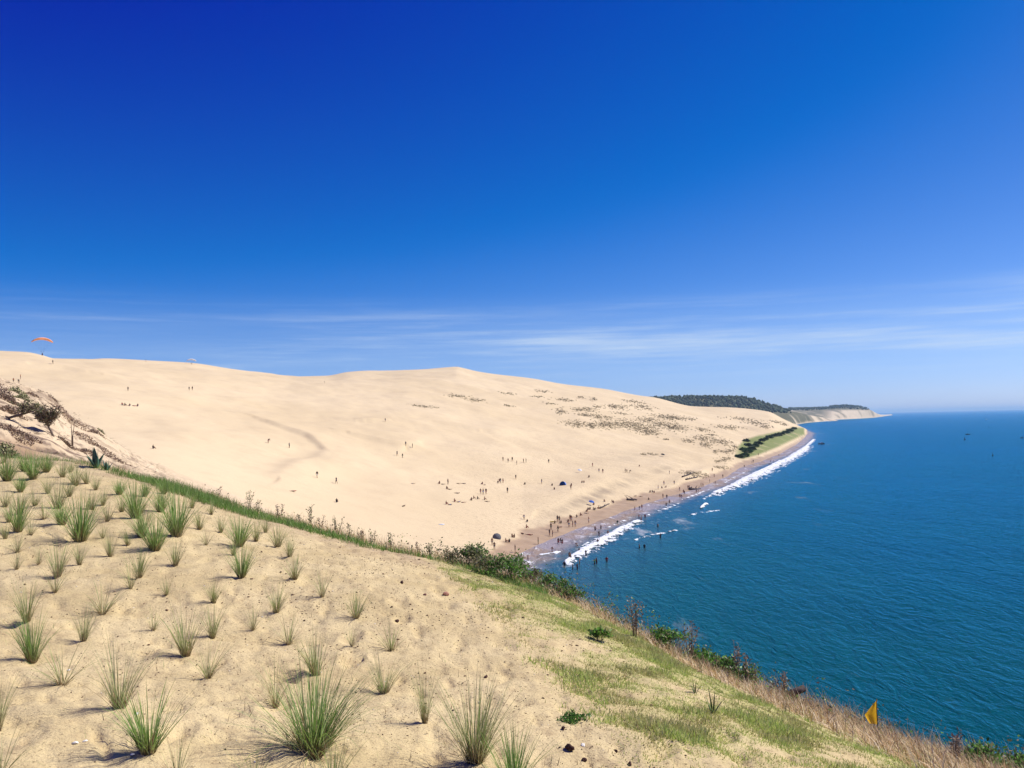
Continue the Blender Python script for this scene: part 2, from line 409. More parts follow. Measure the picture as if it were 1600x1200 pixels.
for (x, y, z) in [(0, 0, -1.62), (0, 2, -1.62), (-3, 0, -1.6), (3, 0, -1.75), (0, -6, -1.6), (-8, -4, -1.5), (6, -4, -2.0), (-8, 2, -1.5), (-14, 4, -1.3)]:
    cp.append((x, y)); cv.append(z)
gfit = tps_fit(np.array(cp), np.array(cv), 2e-2)
G_AZ = np.linspace(-62, 62, 680)
G_R = np.exp(np.linspace(math.log(0.6), math.log(130), 480))
a3 = np.radians(G_AZ)[:, None]; XG = np.sin(a3) * G_R[None, :]; YG = np.cos(a3) * G_R[None, :]
er = np.interp(G_AZ, e_az, e_r)[:, None] * (1 + 0.012 * fbm(G_AZ[:, None] * 0.5, G_AZ[:, None] * 0 + 3.3, 3))
inside = np.minimum(G_R[None, :], er)
sx = np.sin(a3) * inside; sy = np.cos(a3) * inside
Zs = tps_eval(gfit, np.c_[sx.ravel(), sy.ravel()]).reshape(XG.shape)
over = np.clip(G_R[None, :] - er, 0, None)
steep = 0.45 + 0.80 * smooth(-24, -6, G_AZ)[:, None]
drop = steep * over * over / (over + 0.5)
G_SMOOTH = Zs - drop
rel = (0.022 * fbm(XG / 0.45, YG / 0.45, 4, 0.6) + 0.055 * fbm(XG / 1.9, YG / 1.9, 2))
# trodden hollows
pits = fbm(XG / 0.17 + 40, YG / 0.23, 2); rel += -0.022 * smooth(0.20, 0.42, pits) + 0.008 * smooth(0.1, 0.3, -pits)
# footprints: short oval dents with a pushed-up rim
_fg = np.random.default_rng(91)
for (hx, hy, hd, nst) in [(-4.2, 5.0, 0.5, 9), (-1.5, 4.2, 0.15, 10), (0.8, 4.4, 0.35, 9), (-6.5, 9.0, 1.1, 9), (1.8, 6.0, -0.3, 7), (-2.5, 7.4, 1.3, 8), (-0.5, 8.6, 0.9, 7), (2.2, 4.3, 0.5, 6)]:
    for st in range(nst):
        cx = hx + math.sin(hd) * st * 0.62 + math.cos(hd) * (0.11 if st % 2 else -0.11); cy = hy + math.cos(hd) * st * 0.62 - math.sin(hd) * (0.11 if st % 2 else -0.11)
        ca, sa = math.cos(hd + _fg.normal(0, .15)), math.sin(hd + _fg.normal(0, .15)); u = (XG - cx) * ca - (YG - cy) * sa; v = (XG - cx) * sa + (YG - cy) * ca
        q_ = (u / 0.065) ** 2 + (v / 0.14) ** 2; rel += -0.032 * np.exp(-q_ ** 1.5) + 0.014 * np.exp(-((np.sqrt(q_) - 1.35) / 0.3) ** 2)
Zg = H0 + G_SMOOTH + rel * smooth(0.4, 0.0, over)  + 0.25 * smooth(0.5, 6, over) * fbm(XG / 2.5, YG / 2.5, 3)
Zg = np.maximum(Zg, -5)
GROUND = Polar(G_AZ, G_R, Zg)
pxG, pyG = to_pix(XG, YG, Zg)
edge_d = er - G_R[None, :]
litter = np.clip(smooth(3.2, 0.4, edge_d) * smooth(-0.3, 0.3, fbm(XG / 0.6, YG / 0.6, 3) + 0.12) + smooth(-0.05, -0.4, edge_d) * 0.7, 0, 1) * 0.8
ground_mat()
t_nz = fbm(XG / 0.75, YG / 0.75, 4, 0.6)
t_reach = np.interp(pxG, [640, 720, 850, 950, 1050, 1200, 1400], [0.2, 2.8, 4.4, 5.4, 5.6, 4.6, 4.0])
turfy = smooth(1.15, 0.5, edge_d / t_reach) * smooth(-0.40, 0.15, t_nz + 0.15) * smooth(620, 740, pxG) * smooth(-0.3, 0.2, edge_d) * 0.85
GROUND_OBJ = GROUND.build('terrace_ground', 'foreground_sand', {'litter': litter, 'turfy': turfy})
def er_at(az): return np.interp(az, e_az, e_r)
def on_ground(px, py):
    """point on the terrace seen at a pixel"""
    az, tn = pix_dir(px, py); az = float(az); rmax = float(er_at(az)) - 0.12
    p = GROUND.hit(px, py, 0.7)
    if math.hypot(p.x, p.y) > rmax:
        x, y = math.sin(R(az)) * rmax, math.cos(R(az)) * rmax; p = Vector((x, y, float(GROUND.z(x, y))))
    return p

# ---- the bluff on the inland side, half buried by the dune
RIDGE = [(-600, 470, 95), (-150, 545, 104), (0, 590, 110), (45, 607, 112), (75, 620, 113), (110, 650, 114), (150, 670, 116), (175, 688, 118), (215, 712, 122), (260, 733, 128), (300, 748, 135), (360, 770, 145), (430, 800, 158), (520, 835, 175), (620, 870, 190)]
b_az, b_t, b_r = [], [], []
for (px, py, r_) in RIDGE:
    a_, t_ = pix_dir(px, py); b_az.append(float(a_)); b_t.append(float(t_)); b_r.append(r_)
B_AZ = np.linspace(-46, -7.5, 420); B_R = np.exp(np.linspace(math.log(24), math.log(230), 260))
bt = smooth_curve(list(zip(b_az, b_t)), B_AZ)[:, None]; br = np.interp(B_AZ, b_az, b_r)[:, None]
a4 = np.radians(B_AZ)[:, None]; XB = np.sin(a4) * B_R[None, :]; YB = np.cos(a4) * B_R[None, :]
zr = bt * br
base_t = np.interp(B_AZ, [-46, -30, -20, -8], [-0.020, -0.035, -0.085, -0.17])[:, None]
base_r = 45.0
sb = np.clip((np.log(B_R)[None, :] - math.log(base_r)) / (np.log(br) - math.log(base_r)), 0, 1)
Tb = base_t + (bt - base_t) * (1 - (1 - sb) ** 1.6)
Zb = Tb * B_R[None, :]
Zb = np.where(B_R[None, :] > br, zr - 0.30 * (B_R[None, :] - br) - 0.02 * (B_R[None, :] - br) ** 2, Zb)
Zb = np.where(B_R[None, :] < base_r, base_t * base_r - 0.02 * (base_r - B_R[None, :]), Zb)
rough_b = smooth(-17.5, -22, B_AZ)[:, None]
Zb += (0.6 * fbm(XB / 9, YB / 9, 3) + 0.35 * fbm(XB / 2.2, YB / 2.2, 3)) * smooth(0.02, 0.3, sb) * smooth(1.02, 0.9, B_R[None, :] / br) * (0.15 + 0.85 * rough_b)
Zb = np.maximum(Zb + H0, -6)
BLUFF = Polar(B_AZ, B_R, Zb)
pxB, pyB = to_pix(XB, YB, Zb)
_A = BLUFF.hit(35, 662, 40); _B = BLUFF.hit(140, 705, 40); FALL = math.atan2(_B.y - _A.y, _B.x - _A.x)
kb = NB('bluff_sand', 0.95, 0.1)
an_ = kb.noise(0.5, 5, 0.65); st_ = kb.noise(1.0, 6, 0.72, kb.coord('Object', (0.11, 0.95, 0.5), (0, 0, -FALL)), 0.25)
cb = kb.mix(kb.ramp(an_, 0.3, 0.7), (0.56, 0.43, 0.275), (0.62, 0.485, 0.32))
cb = kb.mix(kb.attr('humus'), cb, kb.mix(kb.noise(1.6, 4), (0.42, 0.28, 0.155), (0.30, 0.20, 0.12)))
cb = kb.mix(kb.attr('debris'), cb, kb.mix(kb.noise(4.0, 3), (0.15, 0.10, 0.07), (0.30, 0.215, 0.145)))
kb.base(cb); kb.normal(kb.bump(kb.noise(2.2, 5, 0.65), 0.8, 0.25))
_al = XB * math.cos(FALL) + YB * math.sin(FALL); _ac = YB * math.cos(FALL) - XB * math.sin(FALL)
debris = smooth(310, 200, pxB) * (B_R[None, :] < br * 1.05) * np.maximum(smooth(0.05, 0.28, fbm(_al / 16, _ac / 1.3, 4, 0.65) + 0.12 * fbm(_al / 9, _ac / 9, 2)), 0.9 * smooth(0.22, 0.4, fbm(XB / 1.6, YB / 1.6, 4, 0.65)))
debris = debris * (0.35 + 0.65 * smooth(-0.1, 0.3, fbm(XB / 11 + 3, YB / 11, 3) + 0.15))
humus = smooth(120, 40, pxB) * smooth(668, 700, pyB - 0.35 * pxB * 0 - 0.15 * pxB)
BLUFF.build('bluff', 'bluff_sand', {'debris': debris, 'humus': humus})

# ---- the sea
def seg_dist(X, Y, pts):
    best = np.full(X.shape, 1e9); sgn = np.zeros(X.shape)
    for (ax, ay), (bx, by) in zip(pts[:-1], pts[1:]):
        ex, ey = bx - ax, by - ay
        t = np.clip(((X - ax) * ex + (Y - ay) * ey) / (ex * ex + ey * ey), 0, 1)
        d = np.hypot(X - ax - t * ex, Y - ay - t * ey)
        s = np.sign((X - ax) * ey - (Y - ay) * ex)
        m = d < best; best = np.where(m, d, best); sgn = np.where(m, s, sgn)
    return best * sgn
SEA_AZ = np.linspace(-12, 75, 420); SEA_R = np.exp(np.linspace(math.log(18), math.log(62000), 400))
a5 = np.radians(SEA_AZ)[:, None]; XS = np.sin(a5) * SEA_R[None, :]; YS = np.cos(a5) * SEA_R[None, :]
sd = seg_dist(XS, YS, [(-20, 150)] + SHORE + [(700, 2200), (1500, 5200)])     # positive to seaward
ks = NB('sea_water', 0.12, 0.0)
ks.b.inputs['IOR'].default_value = 1.13
patch = ks.noise(0.006, 5, 0.6, ks.coord('Object', (1.0, 0.35, 1)))
patch2 = ks.noise(0.03, 5, 0.62, ks.coord('Object', (1.0, 0.5, 1), (0, 0, R(-20))))
deep = ks.mix(ks.ramp(patch, 0.35, 0.68), (0.0003, 0.050, 0.054), (0.0005, 0.052, 0.084))
deep = ks.mix(ks.math('MULTIPLY', ks.ramp(patch2, 0.42, 0.66), 0.55), deep, (0.0003, 0.034, 0.050))
sh = ks.attr('shore')
shallow = ks.mix(ks.ramp(ks.noise(0.05, 4), 0.3, 0.7), (0.05, 0.105, 0.135), (0.025, 0.085, 0.125))
deep = ks.mix(ks.ramp(ks.math('ADD', sh, ks.math('MULTIPLY', ks.noise(0.015, 4), 120.0)), 190.0, 60.0), deep, (0.006, 0.075, 0.082))
c = ks.mix(ks.ramp(sh, 9.0, 46.0), shallow, deep)
# stirred-up sand, lilac sky reflection painted in, and lace of foam in the swash
lace_v = ks.coord('Object', (1.0, 0.45, 1.0), (0, 0, R(-21)))
lace = ks.noise(0.33, 6, 0.72, lace_v, 0.6)
swash = ks.ramp(ks.math('ADD', sh, ks.math('MULTIPLY', ks.noise(0.12, 4), 9.0)), 19.0, 9.0)
c = ks.mix(ks.math('MULTIPLY', swash, 0.85), c, ks.mix(ks.ramp(ks.noise(0.09, 4, 0.6, lace_v), 0.45, 0.6), (0.36, 0.295, 0.30), (0.36, 0.25, 0.175)))
foam = ks.math('MULTIPLY', ks.ramp(lace, 0.54, 0.68), ks.ramp(sh, 24.0, 6.0))
streaks = ks.math('MULTIPLY', ks.ramp(ks.noise(0.07, 7, 0.68, ks.coord('Object', (1.0, 0.28, 1.0), (0, 0, R(-62))), 0.5), 0.60, 0.70), ks.ramp(sh, 75.0, 8.0))
foam = ks.math('MAXIMUM', foam, ks.math('MULTIPLY', streaks, 0.6))
crest_glints = ks.ramp(ks.noise(0.22, 7, 0.75, ks.coord('Object', (1.0, 0.30, 1.0), (0, 0, R(64))), 0.4), 0.62, 0.80)  # pale streaks: light reflected off wave crests, painted in with the foam
foam = ks.math('MAXIMUM', foam, ks.math('MULTIPLY', ks.math('MULTIPLY', crest_glints, ks.ramp(ks.noise(0.012, 4, 0.6, ks.coord('Object', (1.0, 0.4, 1.0), (0, 0, R(40)))), 0.38, 0.62)), 0.20))
c = ks.mix(ks.math('MULTIPLY', foam, 0.8), c, (0.74, 0.74, 0.76))
ks.base(c)
ks.put(ks.b.inputs['Roughness'], ks.math('ADD', 0.16, ks.math('MULTIPLY', foam, 0.6)))
w1 = ks.noise(0.09, 3, 0.5, ks.coord('Object', (1.0, 0.33, 1), (0, 0, R(52))), 0.8)
w2 = ks.noise(0.45, 4, 0.55, ks.coord('Object', (1.0, 0.42, 1), (0, 0, R(72))), 1.2)
w3 = ks.noise(2.0, 3, 0.55, ks.coord('Object', (1.0, 0.5, 1), (0, 0, R(60))))
hgt = ks.math('ADD', ks.math('MULTIPLY', w1, 0.6), ks.math('ADD', ks.math('MULTIPLY', w2, 0.55), ks.math('MULTIPLY', w3, 0.16)))
sea_n = ks.bump(hgt, 1.0, 1.0); ks.normal(sea_n)
gl = ks.n.new('ShaderNodeBsdfGlossy'); gl.inputs['Color'].default_value = (0.11, 0.58, 0.86, 1); gl.inputs['Roughness'].default_value = 0.16; ks.l.new(sea_n, gl.inputs['Normal'])
fr_ = ks.n.new('ShaderNodeFresnel'); fr_.inputs['IOR'].default_value = 1.13; ks.l.new(sea_n, fr_.inputs['Normal'])
mx_ = ks.n.new('ShaderNodeMixShader'); ks.l.new(ks.math('MULTIPLY', ks.math('MULTIPLY', fr_.outputs[0], ks.math('SUBTRACT', 1.0, foam)), ks.math('SUBTRACT', 1.0, ks.math('MULTIPLY', swash, 0.75))), mx_.inputs[0]); ks.l.new(ks.b.outputs[0], mx_.inputs[1]); ks.l.new(gl.outputs[0], mx_.inputs[2])
ks.l.new(mx_.outputs[0], ks.n['Material Output'].inputs['Surface'])
SEA = Polar(SEA_AZ, SEA_R, np.zeros(XS.shape))
SEA.build('sea', 'sea_water', {'shore': np.clip(sd, -50, 500)})

# ---- headlands beyond the dune
def headland(name, base, crest, az_n, r0, r1, shape, mat, attrs_fn):
    ba, bt_, br_ = [], [], []
    for (px, py, r_) in base:
        a_, t_ = pix_dir(px, py); ba.append(float(a_)); br_.append(r_ if r_ else -H0 / float(t_)); bt_.append(float(t_))
    ca, cT, cR = [], [], []
    for (px, py, r_) in crest:
        a_, t_ = pix_dir(px, py); ca.append(float(a_)); cT.append(float(t_)); cR.append(r_)
    AZ = np.linspace(max(ba[0], ca[0]), min(ba[-1], ca[-1]), az_n); RR = np.exp(np.linspace(math.log(r0), math.log(r1), 160))
    b_r = np.interp(AZ, ba, br_)[:, None]; c_T = smooth_curve(list(zip(ca, cT)), AZ)[:, None]; c_R = np.maximum(np.interp(AZ, ca, cR)[:, None], b_r * 1.03)
    b_T = -H0 / b_r
    s = (np.log(RR)[None, :] - np.log(b_r)) / (np.log(c_R) - np.log(b_r)); sc = np.clip(s, 0, 1)
    Tt = b_T + (c_T - b_T) * (1 - (1 - sc) ** shape)
    Zz = H0 + Tt * RR[None, :]
    Zz = np.where(s > 1, H0 + c_T * c_R - 0.04 * (RR[None, :] - c_R), Zz)
    Zz = np.where(s < 0, -(b_r - RR[None, :]) * 0.05, Zz)
    Zz = np.maximum(Zz, -6)
    a = np.radians(AZ)[:, None]; X = np.sin(a) * RR[None, :]; Y = np.cos(a) * RR[None, :]
    Zz = Zz + smooth(0.05, 0.3, sc) * smooth(1.0, 0.9, sc) * 3.0 * fbm(X / 120, Y / 130, 3)
    P = Polar(AZ, RR, Zz); px, py = to_pix(X, Y, Zz)
    P.build(name, mat, attrs_fn(px, py, sc, X, Y)); return P
kh = NB('headland_slope', 0.95, 0.1)
hc = kh.mix(kh.noise(0.01, 5, 0.6), (0.52, 0.42, 0.28), (0.62, 0.50, 0.35))
hc = kh.mix(kh.attr('scrub'), hc, kh.mix(kh.noise(0.03, 5, 0.65), (0.055, 0.060, 0.030), (0.16, 0.14, 0.075)))
kh.base(hc); kh.normal(kh.bump(kh.noise(0.02, 5, 0.6), 0.7, 8.0))
def scrub_near(px, py, s, X, Y):
    n = fbm(X / 60, Y / 120, 3)
    ln = np.interp(px, [1180, 1215, 1232, 1245, 1262, 1285, 1300], [640, 641, 644, 651, 658, 661, 664])
    return {'scrub': np.clip(np.maximum(smooth(1.5, -1.0, px - np.interp(py, [636, 642, 650, 658, 666], [1236, 1250, 1264, 1274, 1284]) - 14 * n) * (1 - 0.85 * smooth(0.12, 0.3, fbm(X / 70 + 7, Y / 110, 3)) * smooth(1228, 1244, px)), smooth(0.0, 0.35, n + 0.15 * s) * 0.7), 0, 1) * smooth(0.02, 0.06, s)}
NEAR_HEAD = headland('wooded_headland',
    [(980, 700, 2150), (1180, 676, 2250), (1225, 672, 2350), (1236, 665, 2500), (1262, 660.5, None), (1290, 658.3, None), (1310, 657.5, None)],
    [(980, 626, 2700), (1015, 624, 2700), (1040, 622.5, 2720), (1080, 621.5, 2750), (1130, 622, 2800), (1160, 622.5, 2850), (1180, 626, 2900), (1200, 633, 2950), (1215, 637, 3000), (1228, 641.5, 3050), (1245, 644, 3300), (1262, 648, 3500), (1285, 652, 3900), (1310, 657.2, 4200)],
    300, 2000, 5200, 1.5, 'headland_slope', scrub_near)
def scrub_far(px, py, s, X, Y):
    n = 0.6 * fbm(X / 90, Y / 150, 4, 0.6) + 0.4 * fbm(X / 260, Y / 400, 3)
    return {'scrub': np.clip(np.maximum(smooth(641.5, 639.5, py), np.maximum(smooth(0.10, 0.45, n) * 0.75, smooth(1306, 1280, px) * smooth(-0.45, 0.0, n + 0.05) * 0.9)), 0, 1) * smooth(0.03, 0.08, s)}
FAR_HEAD = headland('sandy_headland',
    [(1225, 660, None), (1262, 657.5, None), (1300, 656.0, None), (1340, 654.2, None), (1366, 652.6, None), (1378, 651.0, None), (1392, 649.0, None), (1400, 648, None)],
    [(1225, 640, 5300), (1240, 639, 5300), (1262, 638.4, 5300), (1288, 637.8, 5300), (1300, 635.5, 5300), (1318, 634, 5350), (1335, 635, 5500), (1350, 637, 5600), (1362, 641.5, 5700), (1372, 646.5, 6000), (1380, 648.2, 6400), (1392, 647.6, 6800), (1400, 648, 7200)],
    220, 3300, 9500, 2.2, 'headland_slope', scrub_far)
# ------------------------------------------------------------------ plant builders
def leaf_mat(name, rough=0.6, trans=0.25):
    m, n, l, b = new_mat(name)
    at = n.new('ShaderNodeAttribute'); at.attribute_name = 'tint'
    b.inputs['Roughness'].default_value = rough; b.inputs['Specular IOR Level'].default_value = 0.25
    l.new(at.outputs['Color'], b.inputs['Base Color'])
    t = n.new('ShaderNodeBsdfTranslucent'); l.new(at.outputs['Color'], t.inputs['Color'])
    mx = n.new('ShaderNodeMixShader'); mx.inputs[0].default_value = trans
    l.new(b.outputs[0], mx.inputs[1]); l.new(t.outputs[0], mx.inputs[2])
    l.new(mx.outputs[0], n['Material Output'].inputs['Surface'])
    return m
leaf_mat('grass_blade', 0.55, 0.42); leaf_mat('leaf_green', 0.45, 0.38); leaf_mat('dry_plant', 0.85, 0.1)
def ribbons(base, phi, lean, bend, length, width, cols, K=4, seed=0):
    """curved tapering blades; base (N,3); cols (N,K+1,3)"""
    N = len(base); g = np.random.default_rng(seed)
    s = np.linspace(0, 1, K + 1)
    th = lean[:, None] + bend[:, None] * s[None, :] ** 1.4
    dl = (length / K)[:, None]
    hx = np.concatenate([np.zeros((N, 1)), np.cumsum(np.sin((th[:, 1:] + th[:, :-1]) / 2) * dl, 1)], 1)
    hz = np.concatenate([np.zeros((N, 1)), np.cumsum(np.cos((th[:, 1:] + th[:, :-1]) / 2) * dl, 1)], 1)
    cx = base[:, 0, None] + hx * np.cos(phi)[:, None]; cy = base[:, 1, None] + hx * np.sin(phi)[:, None]; cz = base[:, 2, None] + hz
    tw = phi + np.pi / 2 + g.uniform(-0.9, 0.9, N)
    w = width[:, None] * (1 - 0.93 * s[None, :] ** 1.6) * 0.5
    wx = np.cos(tw)[:, None] * w; wy = np.sin(tw)[:, None] * w
    L = np.stack([cx - wx, cy - wy, cz], -1); Rr = np.stack([cx + wx, cy + wy, cz], -1)
    V = np.stack([L, Rr], 2).reshape(-1, 3)
    C = np.repeat(cols, 2, axis=1).reshape(-1, 3)
    b0 = (np.arange(N) * 2 * (K + 1))[:, None] + 2 * np.arange(K)[None, :]
    F = np.stack([b0, b0 + 1, b0 + 3, b0 + 2], -1).reshape(-1, 4)
    return V, F, C
def lerp(a, b, t): return a + (b - a) * t
GREENS = np.array([(0.18, 0.31, 0.055), (0.26, 0.40, 0.10), (0.34, 0.46, 0.18), (0.20, 0.34, 0.07)])
OLIVES = np.array([(0.29, 0.37, 0.12), (0.38, 0.43, 0.18), (0.25, 0.33, 0.095), (0.46, 0.45, 0.23)])
STRAWS = np.array([(0.44, 0.33, 0.18), (0.36, 0.24, 0.12), (0.27, 0.165, 0.085), (0.50, 0.40, 0.24)])
def clump_mesh(name, n, seed, palette, spread, h=1.0, width=0.011, dry_frac=0.12, base_r=0.07):
    g = np.random.default_rng(seed)
    def make(n, pal, tipdry, hh, spr, w):
        bias = g.uniform(0, 2 * np.pi); rr = base_r * 0.62 * np.sqrt(g.uniform(0, 1, n)); ph0 = np.where(g.uniform(0, 1, n) < 0.28, bias + g.normal(0, 0.7, n), g.uniform(0, 2 * np.pi, n))
        base = np.stack([rr * np.cos(ph0), rr * np.sin(ph0), np.full(n, -0.02)], 1)
        q = g.uniform(0, 1, n) ** 0.75
        phi = ph0 + g.normal(0, 0.5, n)
        lean = spr * q * 0.85 * g.uniform(0.6, 1.25, n); bend = spr * (0.2 + 0.9 * q) * g.uniform(-0.1, 1.3, n) + np.where(g.uniform(0, 1, n) < 0.10, g.uniform(0.6, 1.4, n), 0)
        ln = hh * (0.32 + 0.86 * g.uniform(0, 1, n) ** 0.8)
        c0 = pal[g.integers(0, len(pal), n)] * g.uniform(0.75, 1.2, (n, 1))
        st = STRAWS[g.integers(0, len(STRAWS), n)]
        cols = np.stack([st * 0.8, lerp(st, c0, 0.75), c0, c0, lerp(c0, st, tipdry)], 1)
        return ribbons(base, phi, lean, bend, ln, np.full(n, w) * g.uniform(0.7, 1.2, n), cols, 4, seed)
    nd = max(4, int(n * dry_frac))
    Vg, Fg, Cg = make(n, palette, 0.35, h, spread, width)
    Vd, Fd, Cd = make(nd, STRAWS, 0.5, h * 0.95, spread * 1.35, width * 0.8)
    a = mesh_obj(name + '_green', Vg, Fg, 'grass_blade', attrs={'tint': Cg}, link=False).data
    b = mesh_obj(name + '_dry', Vd, Fd, 'dry_plant', attrs={'tint': Cd}, link=False).data
    return a, b
CL = {}
for i in range(8):
    CL['g', i] = clump_mesh('tuft_g%d' % i, 170, 100 + i, GREENS, 0.62, width=0.0135, dry_frac=0.10, base_r=0.13)
    CL['s', i] = clump_mesh('tuft_s%d' % i, 85, 200 + i, OLIVES, 0.60, width=0.0105, dry_frac=0.25, base_r=0.11)
    CL['d', i] = clump_mesh('tuft_d%d' % i, 46, 300 + i, OLIVES, 0.85, width=0.0105, dry_frac=0.55, base_r=0.08)
CL['G', 0] = clump_mesh('tuft_big', 430, 400, GREENS, 0.95, width=0.0080, dry_frac=0.22, base_r=0.16)
CL['G', 1] = clump_mesh('tuft_wide', 230, 401, OLIVES, 0.70, width=0.0085, dry_frac=0.25, base_r=0.12)
CLUMPS = [  # base x, base y, height (pixels), width factor, kind
    (11, 752, 38, 1.0, 'g'), (52, 749, 34, 1.0, 'g'), (39, 737, 25, 1.1, 'g'), (72, 738, 26, 1.1, 'g'), (4, 724, 16, 1.1, 's'), (118, 759, 34, 1.0, 's'), (98, 746, 28, 1.1, 's'), (136, 756, 24, 1.1, 's'),
    (32, 769, 24, 1.1, 'g'), (90, 795, 44, 1.0, 's'), (28, 831, 46, 1.0, 'g'), (31, 804, 36, 1.2, 's'), (69, 811, 30, 1.1, 'd'), (97, 820, 36, 1.1, 'g'), (125, 846, 62, 1.25, 'g'), (142, 796, 28, 1.2, 's'),
    (168, 815, 32, 1.1, 'd'), (186, 773, 22, 1.2, 'g'), (212, 810, 52, 1.0, 'g'), (172, 870, 40, 0.9, 's'), (27, 863, 26, 1.5, 'd'), (124, 883, 36, 0.9, 's'), (90, 902, 56, 1.0, 's'), (86, 926, 40, 1.0, 'd'),
    (242, 860, 52, 1.25, 'g'), (276, 838, 70, 1.0, 'g'), (221, 840, 44, 1.0, 'g'), (274, 884, 44, 1.0, 's'), (312, 827, 32, 1.1, 's'), (374, 854, 46, 1.2, 'g'), (400, 846, 38, 0.9, 's'), (377, 903, 52, 1.0, 'g'),
    (434, 855, 38, 1.3, 's'), (452, 870, 36, 1.1, 's'), (460, 905, 40, 1.3, 's'), (205, 920, 42, 1.0, 'd'), (217, 903, 48, 1.1, 's'), (42, 972, 62, 0.9, 's'), (50, 1036, 68, 0.8, 'g'), (160, 960, 46, 1.6, 'd'),
    (130, 1002, 48, 1.0, 's'), (97, 1070, 56, 1.7, 'd'), (187, 1106, 96, 1.0, 's'), (290, 1025, 74, 1.1, 's'), (334, 942, 36, 1.1, 's'), (332, 997, 52, 0.9, 's'), (325, 1060, 58, 1.2, 'd'), (232, 1176, 80, 1.3, 'g'),
    (-4, 1142, 66, 1.1, 's'), (0, 1212, 66, 1.3, 'd'), (277, 1222, 70, 1.0, 'd'), (504, 933, 44, 1.0, 'd'), (431, 957, 44, 1.2, 's'), (556, 966, 46, 1.2, 's'), (451, 1007, 52, 1.0, 'd'), (494, 1055, 68, 1.1, 's'),
    (611, 1017, 48, 1.4, 'd'), (430, 1105, 74, 0.9, 'd'), (600, 1083, 58, 1.3, 's'), (664, 1130, 86, 0.6, 's'), (488, 1178, 128, 1.15, 'G'), (742, 1192, 122, 1.05, 'W'), (520, 1232, 70, 1.2, 's'), (802, 1236, 82, 1.2, 'g'),
    (26, 890, 30, 1.0, 'd'), (8, 792, 26, 1.0, 's'), (58, 730, 16, 1.2, 's'), (110, 738, 18, 1.2, 's'), (160, 790, 24, 1.1, 's'), (365, 868, 30, 0.9, 's'), (250, 800, 36, 1.1, 'g'), (398, 1228, 60, 1.2, 'd'),
    (150, 766, 22, 1.0, 's'), (75, 771, 24, 1.0, 's'), (55, 790, 26, 1.0, 's'), (14, 816, 30, 1.0, 's'), (48, 836, 30, 1.0, 'd'), (190, 800, 27, 1.0, 's'), (226, 776, 24, 1.0, 'g'), (256, 772, 22, 1.1, 'g'), (160, 841, 26, 1.0, 'd'), (300, 794, 24, 1.0, 's'), (330, 804, 22, 1.0, 's'), (345, 832, 28, 1.0, 's'), (200, 852, 28, 1.0, 's'), (60, 882, 28, 1.0, 'd'), (8, 842, 26, 1.0, 's'), (322, 852, 26, 1.0, 'd'), (415, 832, 26, 1.0, 's'), (108, 776, 26, 1.0, 's'), (260, 930, 34, 1.0, 'd'), (395, 985, 36, 1.0, 'd'), (550, 1010, 34, 0.9, 'd'), (240, 985, 36, 1.0, 'd')]
NUM = ['first', 'second', 'third', 'fourth', 'fifth', 'sixth', 'seventh', 'eighth', 'ninth', 'tenth', 'eleventh', 'twelfth', 'thirteenth', 'fourteenth', 'fifteenth', 'sixteenth', 'seventeenth', 'eighteenth', 'nineteenth', 'twentieth']
order = sorted(range(len(CLUMPS)), key=lambda i: -CLUMPS[i][1])
row_of, rows, last = {}, [], None
for i in order:
    y = CLUMPS[i][1]
    if last is None or last - y > 11 + (y - 700) * 0.055 or len(rows[-1]) >= 9 and last - y > 8: rows.append([]); last = y
    rows[-1].append(i)
for k, rw in enumerate(rows):
    rw.sort(key=lambda i: -CLUMPS[i][0])
    for j, i in enumerate(rw): row_of[i] = (k, j, len(rw))
LOOK = {'g': 'dense bright green', 's': 'thin olive green', 'd': 'straggly half dry', 'G': 'largest bushy dark green', 'W': 'tall wide spreading'}
def put_clump(i):
    px, py, hp, wf, kd = CLUMPS[i]
    q = on_ground(px, py)
    if py < 870: wf *= 1.0 + 0.2 * (870 - py) / 150; hp *= 1.0 + 0.12 * (870 - py) / 150
    r_ = math.hypot(q.x, q.y); hm = hp / FPX * math.hypot(r_, H0 - q.z)
    key = {'G': ('G', 0), 'W': ('G', 1)}.get(kd, (kd, (i * 3) % 8))
    e = bpy.data.objects.new('grass_clump', None); COL.objects.link(e); e.empty_display_size = 0.1
    e.location = (q.x, q.y, q.z); e.rotation_euler = (0, 0, random.uniform(0, 6.28)); sc = hm / 0.93
    e.scale = (sc * wf, sc * wf, sc)
    k, j, n = row_of[i]
    where = ('only clump' if n == 1 else NUM[j] + ' clump from the sea') + ' in the ' + NUM[k] + ' row back'
    tag(e, '%s grass, %s' % (LOOK[kd], where), 'grass clump', 'planted beach grass clumps on the terrace')
    for me, nm in zip(CL[key], ('leaf_blades', 'dry_blades')):
        o = bpy.data.objects.new(nm, me); o.parent = e; COL.objects.link(o)
for i in range(len(CLUMPS)): put_clump(i)

